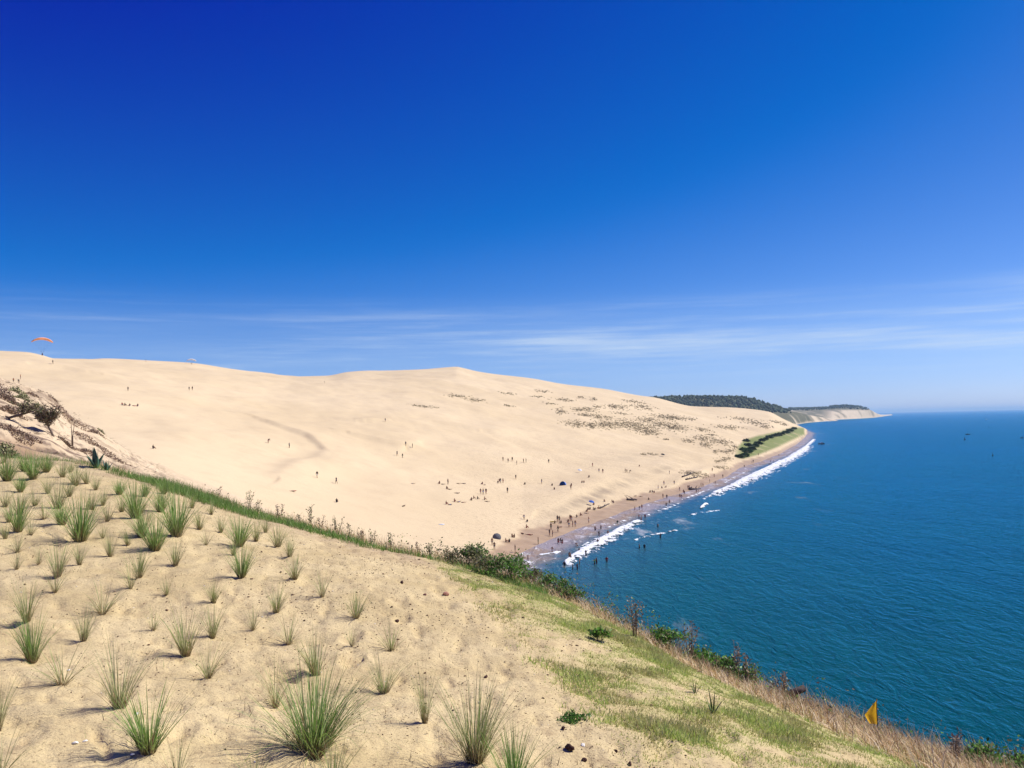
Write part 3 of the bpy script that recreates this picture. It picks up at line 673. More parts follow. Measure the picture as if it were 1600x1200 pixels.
# ------------------------------------------------------------------ turf, dry grass and the green verge (uncountable: one object each)
def scatter_ground(n, az0, az1, emin, emax, seed):
    g = np.random.default_rng(seed)
    az = g.uniform(az0, az1, n); e = g.uniform(emin, emax, n); r_ = er_at(az) - e
    x = np.sin(np.radians(az)) * r_; y = np.cos(np.radians(az)) * r_
    z = GROUND.z(x, y); px, py = to_pix(x, y, z)
    return g, x, y, z, px, py, e
def grass_stuff(name, label, sel, pal, hmin, hmax, wid, lean, bend, mat, seed, tipc=0.3, K=3, wind=None, stc=0.5, patchy=0.0):
    g, x, y, z, px, py, e, hs = sel
    n = len(x); base = np.stack([x, y, z - 0.01], 1)
    phi = g.uniform(0, 2 * np.pi, n)
    if wind is not None: phi = np.where(g.uniform(0, 1, n) < 0.6, wind + g.normal(0, 0.6, n), phi)
    c0 = pal[g.integers(0, len(pal), n)] * g.uniform(0.7, 1.25, (n, 1)); st = STRAWS[g.integers(0, len(STRAWS), n)]
    if patchy: c0 = lerp(c0, st * 0.95, (patchy * smooth(-0.15, 0.3, fbm(x / 0.55 + 31, y / 0.55, 4, 0.6)))[:, None])
    cols = np.stack([lerp(c0, st * 0.8, stc)] + [c0] * (K - 1) + [lerp(c0, st, tipc)], 1)
    V, F, C = ribbons(base, phi, g.uniform(0, lean, n), g.uniform(0.1, bend, n), g.uniform(hmin, hmax, n) * hs, wid * g.uniform(0.6, 1.3, n), cols, K, seed)
    return tag(mesh_obj(name, V, F, mat, attrs={'tint': C}), label, 'grass', kind='stuff')
# dry orange-brown stalks along the brink
wpx = [0, 200, 500, 700, 900, 1000, 1150, 1300, 1600]; wdd = [0.15, 0.35, 0.5, 0.65, 0.7, 1.05, 1.6, 2.1, 3.0]
g, x, y, z, px, py, e = scatter_ground(150000, -31, 33, -0.7, 3.2, 21)
w_d = np.interp(px, wpx, wdd)
d_ = smooth(1.15, 0.6, e / w_d) * smooth(-0.9, -0.25, e) * (0.35 + 0.65 * smooth(-0.35, 0.25, fbm(x / 0.5, y / 0.5, 3) + 0.1)) * np.interp(px, [0, 180, 300, 420, 640, 760, 950, 1050, 1700], [0.15, 0.4, 0.8, 0.9, 0.95, 0.7, 0.7, 1, 1])
m = g.uniform(0, 1, len(x)) < d_
hs = np.interp(px, [0, 300, 500, 800, 1100, 1600], [0.40, 0.65, 0.80, 0.85, 0.85, 1.05])[m] * (0.7 + 0.6 * np.clip(0.5 - e[m], 0, 1))
DRYC = np.array([(0.62, 0.44, 0.24), (0.56, 0.34, 0.16), (0.72, 0.55, 0.34), (0.44, 0.29, 0.13), (0.76, 0.62, 0.42), (0.42, 0.40, 0.17)])
grass_stuff('dry_grass', 'orange brown dry grass leaning along the cliff edge', (g, x[m], y[m], z[m], px[m], py[m], e[m], hs), DRYC, 0.10, 0.32, 0.0065, 1.45, 1.3, 'dry_plant', 22, 0.6, 2, wind=R(150))
# lush green verge behind it on the inland half
g, x, y, z, px, py, e = scatter_ground(46000, -31, 2, 0.0, 2.6, 23)
lo_ = np.interp(px, [0, 200, 330, 500, 700, 800], [0.0, 0.05, 0.30, 0.35, 0.30, 0.2]); hi_ = np.interp(px, [0, 100, 200, 250, 330, 420, 520, 640, 700, 800], [0.9, 0.9, 1.2, 2.3, 2.2, 1.5, 1.2, 0.85, 0.9, 1.3])
d_ = smooth(0, 0.25, e - lo_) * smooth(0, 0.35, hi_ - e) * np.interp(px, [0, 120, 220, 560, 660, 760], [0.25, 0.3, 0.9, 0.95, 0.5, 0.75])
m = g.uniform(0, 1, len(x)) < d_
VERGE = np.array([(0.13, 0.27, 0.04), (0.18, 0.32, 0.06), (0.10, 0.21, 0.035), (0.22, 0.33, 0.10)])
hs = np.interp(px[m], [0, 220, 300, 420, 800], [0.55, 1.0, 1.15, 0.8, 0.6])
grass_stuff('green_grass', 'lush green grass verge along the inland brink', (g, x[m], y[m], z[m], px[m], py[m], e[m], hs), VERGE, 0.07, 0.20, 0.007, 0.6, 1.0, 'grass_blade', 24, 0.25)
# patchy yellow-green turf towards the sea
g, x, y, z, px, py, e = scatter_ground(820000, -5, 33, 0.15, 6.4, 25)
nz = fbm(x / 0.75, y / 0.75, 4, 0.6); nz2 = fbm(x / 0.16, y / 0.16, 2)
reach = np.interp(px, [640, 720, 850, 950, 1050, 1200, 1400], [0.4, 3.6, 5.2, 6.2, 6.4, 5.6, 5.0])
d_ = smooth(1.12, 0.55, e / reach) * smooth(-0.30, 0.08, nz + 0.5 * nz2 + 0.17 + 0.70 * smooth(4.0, 0.8, e)) * smooth(640, 740, px)
w_d = np.interp(px, wpx, wdd); d_ *= smooth(0.75, 1.3, e / w_d)
m = g.uniform(0, 1, len(x)) < d_ * 0.9
TURF = np.array([(0.27, 0.35, 0.075), (0.20, 0.30, 0.05), (0.34, 0.39, 0.12), (0.42, 0.40, 0.18), (0.18, 0.29, 0.045)])
grass_stuff('turf', 'patchy yellow green turf on the sandy slope towards the sea', (g, x[m], y[m], z[m], px[m], py[m], e[m], (0.55 + 1.0 * smooth(-0.1, 0.5, nz[m]))), TURF * 1.75, 0.016, 0.050, 0.0085, 1.62, 0.8, 'grass_blade', 26, 0.35, 1, patchy=0.42, stc=0.15)
# thin dry sprigs lying about the sand
g, x, y, z, px, py, e = scatter_ground(20000, -31, 32, 0.4, 16, 27)
m = (g.uniform(0, 1, len(x)) < 0.55 * smooth(-0.3, 0.4, fbm(x / 1.1, y / 1.1, 3) + 0.12 * (px > 560))) & (np.hypot(x, y) > 3.2)
grass_stuff('sand_sprigs', 'dry sprigs and sprouts strewn thinly over the sand', (g, x[m], y[m], z[m], px[m], py[m], e[m], np.ones(m.sum())), np.concatenate([STRAWS * 0.6, OLIVES * 0.8]), 0.02, 0.07, 0.004, 1.5, 0.6, 'dry_plant', 28, 0.5, 2)

# ------------------------------------------------------------------ litter: bark crumbs and shell grit, uncountable
def chips(n, x, y, z, size, cols, seed, flat=0.5):
    g = np.random.default_rng(seed)
    T0 = np.array([(1, 0, 0), (0, 1, 0), (-1, 0, 0), (0, -1, 0), (0, 0, 1), (0, 0, -1)], float)
    TF = np.array([(0, 1, 4), (1, 2, 4), (2, 3, 4), (3, 0, 4), (1, 0, 5), (2, 1, 5), (3, 2, 5), (0, 3, 5)])
    a = g.uniform(0, 6.28, n); ca, sa = np.cos(a), np.sin(a)
    P = T0[None] * (size[:, None, None] * g.uniform(0.45, 1.3, (n, 6, 1))) * np.array([1, 0.65, flat])
    X = P[..., 0] * ca[:, None] - P[..., 1] * sa[:, None] + x[:, None]; Y = P[..., 0] * sa[:, None] + P[..., 1] * ca[:, None] + y[:, None]
    Z = P[..., 2] + z[:, None] + size[:, None] * 0.15
    V = np.stack([X, Y, Z], -1).reshape(-1, 3); F = (TF[None] + 6 * np.arange(n)[:, None, None]).reshape(-1, 3)
    return V, F, np.repeat(cols, 6, 0)
g, x, y, z, px, py, e = scatter_ground(42000, -31, 32, 0.3, 16, 31)
dn = 0.25 + 0.75 * smooth(-0.2, 0.45, fbm(x / 0.9, y / 0.9, 3)) ; dn *= np.interp(px, [0, 300, 560, 800, 1300, 1600], [0.28, 0.40, 1.0, 1.0, 0.6, 0.3])
m = (g.uniform(0, 1, len(x)) < dn * 0.8) & (np.hypot(x, y) > 3.0)
x, y, z = x[m], y[m], z[m]; n = len(x); r_ = np.hypot(x, y)
size = g.uniform(0.002, 0.0075, n) * np.where(g.uniform(0, 1, n) < 0.06, 1.9, 1.0) * np.clip(r_ / 5, 0.9, 1.6)
pal = np.array([(0.09, 0.05, 0.03), (0.14, 0.08, 0.045), (0.20, 0.12, 0.07), (0.06, 0.04, 0.03), (0.25, 0.16, 0.09), (0.72, 0.66, 0.56)])
V, F, C = chips(n, x, y, z, size, pal[g.choice(6, n, p=[0.2, 0.26, 0.22, 0.12, 0.13, 0.07])], 32)
tag(mesh_obj('bark_litter', V, F, 'dry_plant', attrs={'tint': C}, smooth_=False), 'dark bark crumbs and pale shell grit scattered over the sand', 'litter', kind='stuff')
# single larger pieces that can be told apart
def nugget(name, px, py, w_px, col, label, cat, seed, squash=(1, 0.6, 0.55), group=None):
    q = on_ground(px, py); r_ = math.hypot(q.x, q.y); s = w_px / FPX * math.hypot(r_, H0 - q.z) * 0.5
    bm = bmesh.new(); bmesh.ops.create_icosphere(bm, subdivisions=2, radius=1.0)
    g = np.random.default_rng(seed); o3 = g.uniform(0, 50, 3)
    for v in bm.verts:
        f = 1 + 0.35 * float(perlin(np.array([v.co.x * 1.5 + o3[0] + v.co.z]), np.array([v.co.y * 1.5 + o3[1] - v.co.z]))[0]) * 1.6
        v.co = Vector((v.co.x * squash[0], v.co.y * squash[1], v.co.z * squash[2])) * s * f
    me = bpy.data.meshes.new(name); bm.to_mesh(me); bm.free()
    o = bpy.data.objects.new(name, me); COL.objects.link(o); me.materials.append(MATS[col])
    o.location = (q.x, q.y, q.z + s * squash[2] * 0.55); o.rotation_euler = (random.uniform(-.3, .3), random.uniform(-.3, .3), random.uniform(0, 6.28))
    tag(o, label, cat, group); return o
def plain(name, c1, c2, scale=20, rough=0.85, bumpd=0.003, spec=0.2):
    k = NB(name, rough, spec); k.base(k.mix(k.ramp(k.noise(scale, 5, 0.65), 0.3, 0.7), c1, c2)); k.normal(k.bump(k.noise(scale * 2, 4, 0.6), 0.6, bumpd)); return k.m
plain('dark_bark', (0.035, 0.014, 0.012), (0.075, 0.032, 0.022), 90)
plain('shell_white', (0.72, 0.68, 0.60), (0.80, 0.77, 0.70), 80, 0.5)
plain('red_stone', (0.36, 0.17, 0.12), (0.42, 0.22, 0.15), 60)
plain('weathered_wood', (0.045, 0.032, 0.032), (0.10, 0.075, 0.07), 30)
plain('grey_rock', (0.10, 0.09, 0.085), (0.22, 0.19, 0.165), 14)
for k, (px, py, w, lab) in enumerate([(890, 1171, 17, 'largest dark bark chunk casting a round shadow near the turf'), (913, 1189, 11, 'dark bark piece in front of the largest chunk'), (984, 1195, 9, 'dark bark piece lying seaward of all other bark'),
        (880, 1139, 9, 'reddish bark piece beside the dark green weed tuft'), (962, 1175, 8, 'small dark bark piece halfway between chunk and turf'), (759, 1059, 8, 'dark bark crumb beside the tall spreading grass clump'), (620, 972, 9, 'dark bark flake lying behind the thin grass clump'), (628, 911, 8, 'tiny reddish bark flake standing up on the bare sand'), (664, 930, 6, 'small red stone on the bare sand'), (697, 930, 12, 'flat reddish stone lying near the first turf patch')]):
    nugget('bark_piece' if 'stone' not in lab else 'stone', px, py, w, 'red_stone' if 'stone' in lab else 'dark_bark', lab, 'bark' if 'stone' not in lab else 'stone', 500 + k)
for k, (px, py, w, lab) in enumerate([(213, 1117, 8, 'white shell just below the tallest thin clump'), (117, 1162, 8, 'white shell beside its twin on open sand'), (133, 1159, 7, 'white rounded shell seaward of its twin'), (207, 1180, 8, 'white shell at the foot of the dense clump'), (911, 1165, 8, 'white shell fragment beside the largest bark chunk'), (107, 1048, 5, 'tiny white shell behind the straggly clump'), (749, 1098, 5, 'tiny white shell inland of the turf patches')]):
    nugget('shell', px, py, w, 'shell_white', lab, 'shell', 540 + k, (1, 0.75, 0.45))
# ------------------------------------------------------------------ woody and leafy plants
def tube_path(pts, radii, n=6):
    """one tapering tube along points -> verts, faces (quads)"""
    V, F = [], []
    P = [Vector(p) for p in pts]
    for i, p in enumerate(P):
        d = (P[min(i + 1, len(P) - 1)] - P[max(i - 1, 0)]).normalized()
        a = d.orthogonal().normalized(); b = d.cross(a)
        for k in range(n):
            t = 2 * math.pi * k / n; V.append(p + (a * math.cos(t) + b * math.sin(t)) * radii[i])
    for i in range(len(P) - 1):
        for k in range(n):
            F.append((i * n + k, i * n + (k + 1) % n, (i + 1) * n + (k + 1) % n, (i + 1) * n + k))
    F.append(tuple(range(n))[::-1]); F.append(tuple(range((len(P) - 1) * n, len(P) * n)))
    return V, F
def tubes_obj(name, paths, mat, parent=None, n=5, col=None):
    V, F = [], []
    for pts, rad in paths:
        v, f = tube_path(pts, rad, n); o = len(V); V += v; F += [tuple(i + o for i in q) for q in f]
    at = {'tint': np.tile(np.array(col, np.float32), (len(V), 1))} if col is not None else None
    return mesh_obj(name, [tuple(v) for v in V], F, mat, parent, attrs=at)
def leaves_mesh(name, centres, size, pal, seed, mat, parent=None, up=0.3, aspect=0.5):
    """many small folded leaves at the given points"""
    g = np.random.default_rng(seed); n = len(centres)
    d = g.normal(0, 1, (n, 3)); d[:, 2] = np.abs(d[:, 2]) * 0.6 + up; d /= np.linalg.norm(d, axis=1, keepdims=True)
    q = g.normal(0, 1, (n, 3)); w = np.cross(d, q); w /= np.linalg.norm(w, axis=1, keepdims=True); nn = np.cross(d, w)
    s = (size * g.uniform(0.6, 1.35, n))[:, None]
    c = np.asarray(centres)
    a = c; b = c + d * s * 0.5 + w * s * aspect * 0.5 - nn * s * 0.08; e = c + d * s; f = c + d * s * 0.5 - w * s * aspect * 0.5 - nn * s * 0.08
    V = np.stack([a, b, e, f], 1).reshape(-1, 3); F = np.arange(4 * n).reshape(-1, 4)
    C = np.repeat(pal[g.integers(0, len(pal), n)] * g.uniform(0.65, 1.3, (n, 1)), 4, 0)
    return mesh_obj(name, V, F, mat, parent, smooth_=False, attrs={'tint': C})
def empty(name, loc, label, cat, group=None, rz=0.0):
    e = bpy.data.objects.new(name, None); COL.objects.link(e); e.location = loc; e.rotation_euler = (0, 0, rz); e.empty_display_size = 0.2
    return tag(e, label, cat, group)
def px_m(q): return math.sqrt(q.x ** 2 + q.y ** 2 + (H0 - q.z) ** 2) / FPX      # metres per pixel at a point
LEAFY = np.array([(0.10, 0.24, 0.035), (0.15, 0.31, 0.05), (0.07, 0.17, 0.03), (0.20, 0.37, 0.08)])
OLVY = np.array([(0.17, 0.18, 0.075), (0.23, 0.215, 0.11), (0.125, 0.135, 0.055), (0.28, 0.25, 0.145)])
BRWN = np.array([(0.20, 0.135, 0.09), (0.27, 0.19, 0.125), (0.14, 0.095, 0.07), (0.32, 0.235, 0.16)])
PINE = np.array([(0.11, 0.14, 0.065), (0.15, 0.165, 0.08), (0.22, 0.19, 0.115), (0.26, 0.20, 0.135)])
k_ = NB('twig', 0.9, 0.1); k_.base(k_.mix(k_.noise(6.0, 4), (0.13, 0.095, 0.07), (0.24, 0.185, 0.14)))
def bush(name, q, w, h, pal, nleaf, leaf, label, cat, seed, nst=9, group=None, mat='leaf_green', part='leaves', hollow=0.5, depth=None, sheet=None):
    """stems fan out of the base and carry leaf clumps through the volume"""
    g = np.random.default_rng(seed); e = empty(name, q, label, cat, group)
    depth = depth or w
    paths, cen = [], []
    for k in range(nst):
        a = g.uniform(0, 6.28); rr = math.sqrt(g.uniform(0.02, 1)); hh = h * (1 - 0.45 * rr * rr) * g.uniform(0.6, 1.08)
        tip = Vector((math.cos(a) * rr * w / 2, math.sin(a) * rr * depth / 2, hh)); mid = tip * 0.5 + Vector((g.normal(0, 0.05) * w, g.normal(0, 0.05) * w, 0.06 * h))
        root = Vector((tip.x * 0.25, tip.y * 0.25, -0.08 * h))
        r0 = 0.018 * h + 0.002
        paths.append(([root, mid, tip], [r0, r0 * 0.6, r0 * 0.2]))
        m_ = max(3, nleaf // nst); t = g.uniform(0.05, 1.05, m_)[:, None]
        p = np.array(mid)[None] * (1 - t) * 1.3 + np.array(tip)[None] * t
        cen.append(p + g.normal(0, 1, (m_, 3)) * np.array([w, depth, h * 0.9]) * 0.11)
    if sheet is not None: paths = [([p * 0.55 if i else p for i, p in enumerate(pp)], rd) for pp, rd in paths]
    tubes_obj('stems', paths, 'twig', e, 4)
    c = np.concatenate(cen); c[:, 2] = np.maximum(c[:, 2], 0.01 * h)
    if sheet is not None:                       # low cover that hugs the slope
        n_ = len(c); a = g.uniform(0, 6.28, n_); rr = np.sqrt(g.uniform(0, 1, n_)) * (1 + 0.35 * np.sin(3 * a + seed))
        lx, ly = np.cos(a) * rr * w / 2, np.sin(a) * rr * depth / 2
        c = np.stack([lx, ly, sheet.z(q.x + lx, q.y + ly) - q.z + h * g.uniform(0, 1, n_) * np.clip(1.05 - rr ** 2, 0.1, 1) * (0.6 + 0.5 * fbm(lx / 0.8 + seed, ly / 0.8, 2))], 1)
    leaves_mesh(part, c, leaf, pal, seed + 1, mat, e)
    return e
def weed(q, h, seed, label, pal=OLVY, leaf=0.045, nst=3, name='tall_weed', group='tall weeds along the cliff edge'):
    g = np.random.default_rng(seed); e = empty(name, q, label, 'weed', group); paths, cen = [], []
    for k in range(nst):
        a = g.uniform(0, 6.28); ln = g.uniform(0.05, 0.28) * h; hh = h * g.uniform(0.7, 1.0)
        p0 = Vector((math.cos(a) * 0.03 * h, math.sin(a) * 0.03 * h, -0.02)); p2 = Vector((math.cos(a) * ln, math.sin(a) * ln, hh)); p1 = (p0 + p2) * 0.5 + Vector((g.normal(0, .03) * h, g.normal(0, .03) * h, 0.03 * h))
        paths.append(([p0, p1, p2], [0.006, 0.004, 0.002]))
        for t in np.linspace(0.25, 1.0, 13):
            b = p0.lerp(p1, t * 2) if t < 0.5 else p1.lerp(p2, t * 2 - 1)
            for _ in range(2): cen.append((b.x + g.normal(0, 0.012), b.y + g.normal(0, 0.012), b.z))
    tubes_obj('stems', paths, 'twig', e, 4); leaves_mesh('leaves', np.array(cen), leaf, pal, seed + 3, 'dry_plant', e, aspect=0.42)
    return e
for k, (px, py, hp, lab) in enumerate([(343, 776, 32, 'small bushy weed with dark leaves, inland-most on the brink'), (390, 792, 42, 'tall slim weed with dark leaves beside a shorter one'), (401, 797, 26, 'short slim weed beside the tall slim one'), (437, 808, 28, 'low dark weed poking from dry grass'),
        (468, 814, 26, 'short bushy weed inland of the bending tall weed'), (485, 818, 44, 'tall weed bending towards the sea above the verge'), (502, 824, 30, 'dark weed just seaward of the bending tall weed'), (527, 832, 34, 'thin stalked weed amid the brink grass'), (549, 838, 38, 'upright tall weed standing alone in dry grass'),
        (566, 842, 24, 'short upright weed with narrow leaves'), (585, 846, 28, 'slim brown weed leaning in the dry grass'), (610, 853, 26, 'thin weed by the orange grass patch'), (652, 864, 38, 'leafy green-brown weed where shrubs begin'), (672, 868, 30, 'small weed between two leafier ones'), (700, 874, 36, 'bushy weed inland of the dark green shrub')]):
    q = on_ground(px, py); weed(q, hp * px_m(q) * (0.62 + 0.10 * (k % 4)), 700 + k, lab, OLVY * 1.5 if k % 3 else BRWN * 1.7, 0.032, 2 + k % 2)
for k, (px, py, w, h, pal, lab, nl) in enumerate([(727, 885, 50, 38, OLVY, 'olive shrub behind the round green shrub on the brink', 420), (742, 884, 42, 48, LEAFY, 'dark green round shrub standing highest against the beach', 520), (795, 906, 74, 46, LEAFY, 'broad low dark green shrub before the swash', 800), (765, 898, 46, 40, OLVY, 'olive weedy shrub between two green shrubs', 420),
        (868, 922, 46, 36, LEAFY, 'green shrub on the brink below the white breaker', 480), (900, 938, 40, 28, LEAFY, 'smaller green shrub on the brink, seaward of another', 360), (835, 914, 40, 30, OLVY, 'thin olive shrub inland of the breaker shrub', 300), (937, 1001, 24, 24, LEAFY, 'single small leafy plant standing on the turf', 150),
        (1045, 1012, 58, 42, LEAFY, 'compact glossy green shrub nearest the dried umbels', 620), (1098, 1025, 50, 34, LEAFY, 'low glossy green shrub beginning the long green row', 480), (1125, 1040, 50, 38, LEAFY, 'glossy green shrub in the middle of the long row', 520), (1152, 1056, 52, 42, LEAFY, 'glossy green shrub ending the long row above the log', 560),
        (1552, 1208, 70, 44, LEAFY, 'green shrub beside the last one at the brink end', 600), (1590, 1212, 50, 34, LEAFY, 'last green shrub on the brink, partly out of view', 420)]):
    q = on_ground(px, py); m = px_m(q); bush('leafy_shrub', q, w * m * 1.05, h * m * 0.8, np.concatenate([pal, pal, pal, OLVY]), int(nl * 2.0), 0.034, lab.replace('nearest', 'beside'), 'shrub', 760 + k * 3, 12, 'shrubs on the cliff edge')
for k, (px, py, hp, lab) in enumerate([(1078, 1035, 62, 'dried brown umbel plant between two green shrubs'), (1148, 1050, 62, 'dried brown umbel behind the long green row'), (992, 995, 62, 'dried tall stalks where brown grass begins'), (1222, 1092, 44, 'thin dead stalk beside the dark log'), (1495, 1200, 50, 'dead brown umbel inland of the last green shrub'), (1172, 1062, 52, 'slim dead stalk at the end of the green row')]):
    q = on_ground(px, py); weed(q, hp * px_m(q), 820 + k, lab, BRWN * 1.3, 0.03, 5, 'dead_umbel', 'dead umbels on the cliff edge')
# low tangled growth that fringes the brink: uncountable
g, x, y, z, px, py, e = scatter_ground(60000, -26, 33, -0.18, 0.75, 855)
dn = smooth(-0.25, 0.3, fbm(x / 0.45, y / 0.45, 3) + 0.05) * np.interp(px, [150, 300, 600, 700, 960, 1010, 1200, 1400, 1600], [0.0, 0.12, 0.25, 0.9, 0.9, 0.5, 0.35, 0.4, 0.5]) * smooth(0.75, 0.2, e)
mk = g.uniform(0, 1, len(x)) < dn * 0.55; x, y, z, px = x[mk], y[mk], z[mk], px[mk]
hh = 0.22 * g.uniform(0, 1, len(x)) ** 1.5 * np.interp(px, [300, 650, 800, 1600], [0.5, 0.9, 1.2, 1.1]) * (0.5 + smooth(-0.2, 0.4, fbm(x / 0.3 + 9, y / 0.3, 2)))
o = leaves_mesh('brink_undergrowth', np.stack([x, y, z + hh], 1), 0.030, np.concatenate([OLVY, OLVY, LEAFY, BRWN * 1.3]), 856, 'leaf_green')
tag(o, 'low tangle of green and brown leaves fringing the brink', 'undergrowth', kind='stuff')
# strap-leaved plants and agaves: every leaf its own piece
def strap_leaf(L, w, lean, bend, fold, n=7):
    V, F = [], []; x = z = 0.0
    for i in range(n + 1):
        t = i / n; th = lean + bend * t ** 1.5
        ww = w * (0.55 + 0.9 * t) * (1 - t) ** 0.55 if t < 1 else 0.0
        ww = w * min(1, 0.6 + 1.2 * t) * (1 - t ** 2.2)
        V += [(x, -ww / 2, z + fold * ww), (x, 0, z), (x, ww / 2, z + fold * ww), (x - 0.18 * w * (1 - t), 0, z - 0.22 * w * (1 - t))]
        x += math.sin(th) * L / n; z += math.cos(th) * L / n
    for i in range(n):
        a, b = 4 * i, 4 * i + 4
        for p, q in ((0, 1), (1, 2), (2, 3), (3, 0)): F.append((a + p, a + q, b + q, b + p))
    return V, F
def rosette(name, q, leaves, label, cat, mat, seed):
    e = empty(name, q, label, cat); g = np.random.default_rng(seed)
    for (L, w, lean, bend, az) in leaves:
        V, F = strap_leaf(L, w, lean, bend, 0.35)
        o = mesh_obj('leaf', V, F, mat, e); o.rotation_euler = (0, 0, az); o.location = (math.cos(az) * w * 0.2, math.sin(az) * w * 0.2, -0.02)
    return e
k_ = NB('agave_leaf', 0.45, 0.3); k_.base(k_.mix(k_.noise(12.0, 3), (0.035, 0.085, 0.055), (0.07, 0.135, 0.09)))
k_ = NB('strap_leaf', 0.5, 0.3); k_.base(k_.mix(k_.noise(9.0, 3), (0.06, 0.12, 0.03), (0.11, 0.165, 0.05)))
q = on_ground(150, 731); m = px_m(q)
rosette('agave', q, [(L * m, w * m, le, be, a) for (L, w, le, be, a) in [(34, 7, 0.05, 0.05, 0.4), (33, 8, 0.12, -0.05, 3.4), (32, 9, 0.15, 0.1, 4.8), (26, 8, 0.5, 0.1, 6.0), (25, 7, 0.55, 0.1, 3.0), (24, 7, 0.6, 0.15, 4.2), (23, 7, 0.6, 0.1, 5.3), (22, 6, 0.8, 0.1, 1.5), (20, 6, 0.9, 0.1, 2.4)]], 'dark blue-green agave on the brink below the bluff', 'agave', 'agave_leaf', 1)
q = on_ground(167, 735); m = px_m(q)
rosette('agave', q, [(L * m, w * m, le, be, a) for (L, w, le, be, a) in [(19, 5, 0.1, 0.05, 0.2), (18, 5, 0.3, 0.05, 3.0), (17, 5, 0.45, 0.1, 5.0), (16, 5, 0.5, 0.1, 0.6), (14, 4, 0.7, 0.1, 4.0), (13, 4, 0.8, 0.1, 1.6)]], 'smaller spiky agave just seaward of the larger one', 'agave', 'agave_leaf', 2)
for (px, py, s, lab, sd_) in [(1114, 1114, 1.0, 'green strap-leaved plant sprouting from the turf'), (1086, 1082, 0.62, 'smaller strap-leaved sprout beside the larger one')] and [(1114, 1114, 1.0, 'green strap-leaved plant sprouting from the turf', 5), (1086, 1082, 0.62, 'smaller strap-leaved sprout beside the larger one', 6)]:
    q = on_ground(px, py); m = px_m(q) * s
    rosette('strap_plant', q, [(46 * m, 4 * m, 0.12, 0.1, 3.6), (38 * m, 4 * m, 0.35, 0.25, 3.2), (36 * m, 4 * m, 0.08, 0.1, 0.5), (30 * m, 4 * m, 0.5, 0.4, 0.1), (22 * m, 4 * m, 0.7, 0.3, 4.4), (34 * m, 3.5 * m, 0.3, 0.2, 2.6)], lab, 'plant', 'strap_leaf', sd_)
q = on_ground(900, 1128); m = px_m(q); bush('turf_weed', q, 42 * m, 9 * m, LEAFY * 0.7, 420, 0.018, 'flat dark green weed tuft behind the bark chunk', 'weed', 845, 10)

# ------------------------------------------------------------------ marker pennant, log, stones on the brink
k_ = NB('yellow_cloth', 0.7, 0.15); k_.base(k_.mix(k_.noise(25.0, 3), (0.80, 0.47, 0.03), (0.86, 0.54, 0.05)))
q = on_ground(1372, 1160); m = px_m(q)
e = empty('pennant', q, 'yellow triangular marker pennant on a thin stake at the brink', 'flag')
zt = 58 * m
tubes_obj('stake', [([(0, 0, -0.1), (0.002, 0, zt * 0.5), (0, 0, zt)], [0.0035, 0.0035, 0.003])], 'weathered_wood', e, 6)
leaf_mat('pennant_cloth', 0.7, 0.55)
NX, NZ = 14, 18; V, F = [], []
for j in range(NZ + 1):
    t = j / NZ
    for i in range(NX + 1):
        s = i / NX; wid = 27 * m * t ** 0.85 if t < 0.62 else 27 * m * 0.62 ** 0.85 * (1 - 0.35 * (t - 0.62) / 0.38)
        V.append((0.004 - s * wid, 0.014 * math.sin(s * 5.0 + t * 1.2) * s, zt - 0.004 - t * 34 * m + s * t * (2.5 * m) * (1 if t > .6 else 0.4)))
for j in range(NZ):
    for i in range(NX):
        a = j * (NX + 1) + i; F.append((a, a + 1, a + NX + 2, a + NX + 1))
o = mesh_obj('cloth', V, F, 'pennant_cloth', e, attrs={'tint': np.tile(np.array([[0.86, 0.50, 0.03]], np.float32), (len(V), 1))}); 
# dark log end sticking out over the sea
q = on_ground(1222, 1085); m = px_m(q)
e = empty('log', q, 'dark weathered log end jutting out over the sea', 'log')
d = Vector((34 * m, 3 * m, 0)); V, F = [], []
path = [Vector((-12 * m, -2 * m, 2 * m)), Vector((4 * m, 0, 7 * m)), Vector((20 * m, 1.5 * m, 12.5 * m)), Vector((33 * m, 3 * m, 17 * m)), Vector((33.4 * m, 3 * m, 17.1 * m))]
tubes_obj('trunk', [(path, [5.2 * m, 5.0 * m, 4.9 * m, 4.8 * m, 3.8 * m])], 'weathered_wood', e, 14)
tubes_obj('prop', [([Vector((17 * m, 1.5 * m, -22 * m)), Vector((17.5 * m, 1.2 * m, -5 * m)), Vector((18 * m, 1.2 * m, 9 * m))], [1.8 * m, 1.6 * m, 1.2 * m])], 'twig', e, 8)
for k, (px, py, w, lab) in enumerate([(1268, 1098, 16, 'dark stone beside the log on the brink'), (1284, 1103, 20, 'largest dark stone in the brink grass'), (1302, 1108, 15, 'grey stone seaward of the largest dark stone'), (1206, 1074, 12, 'small grey stone inland of the dark log'), (1292, 1120, 11, 'small dark stone before the largest one')]):
    nugget('brink_stone', px, py, w, 'grey_rock', lab, 'stone', 560 + k, (1, 0.7, 0.6))

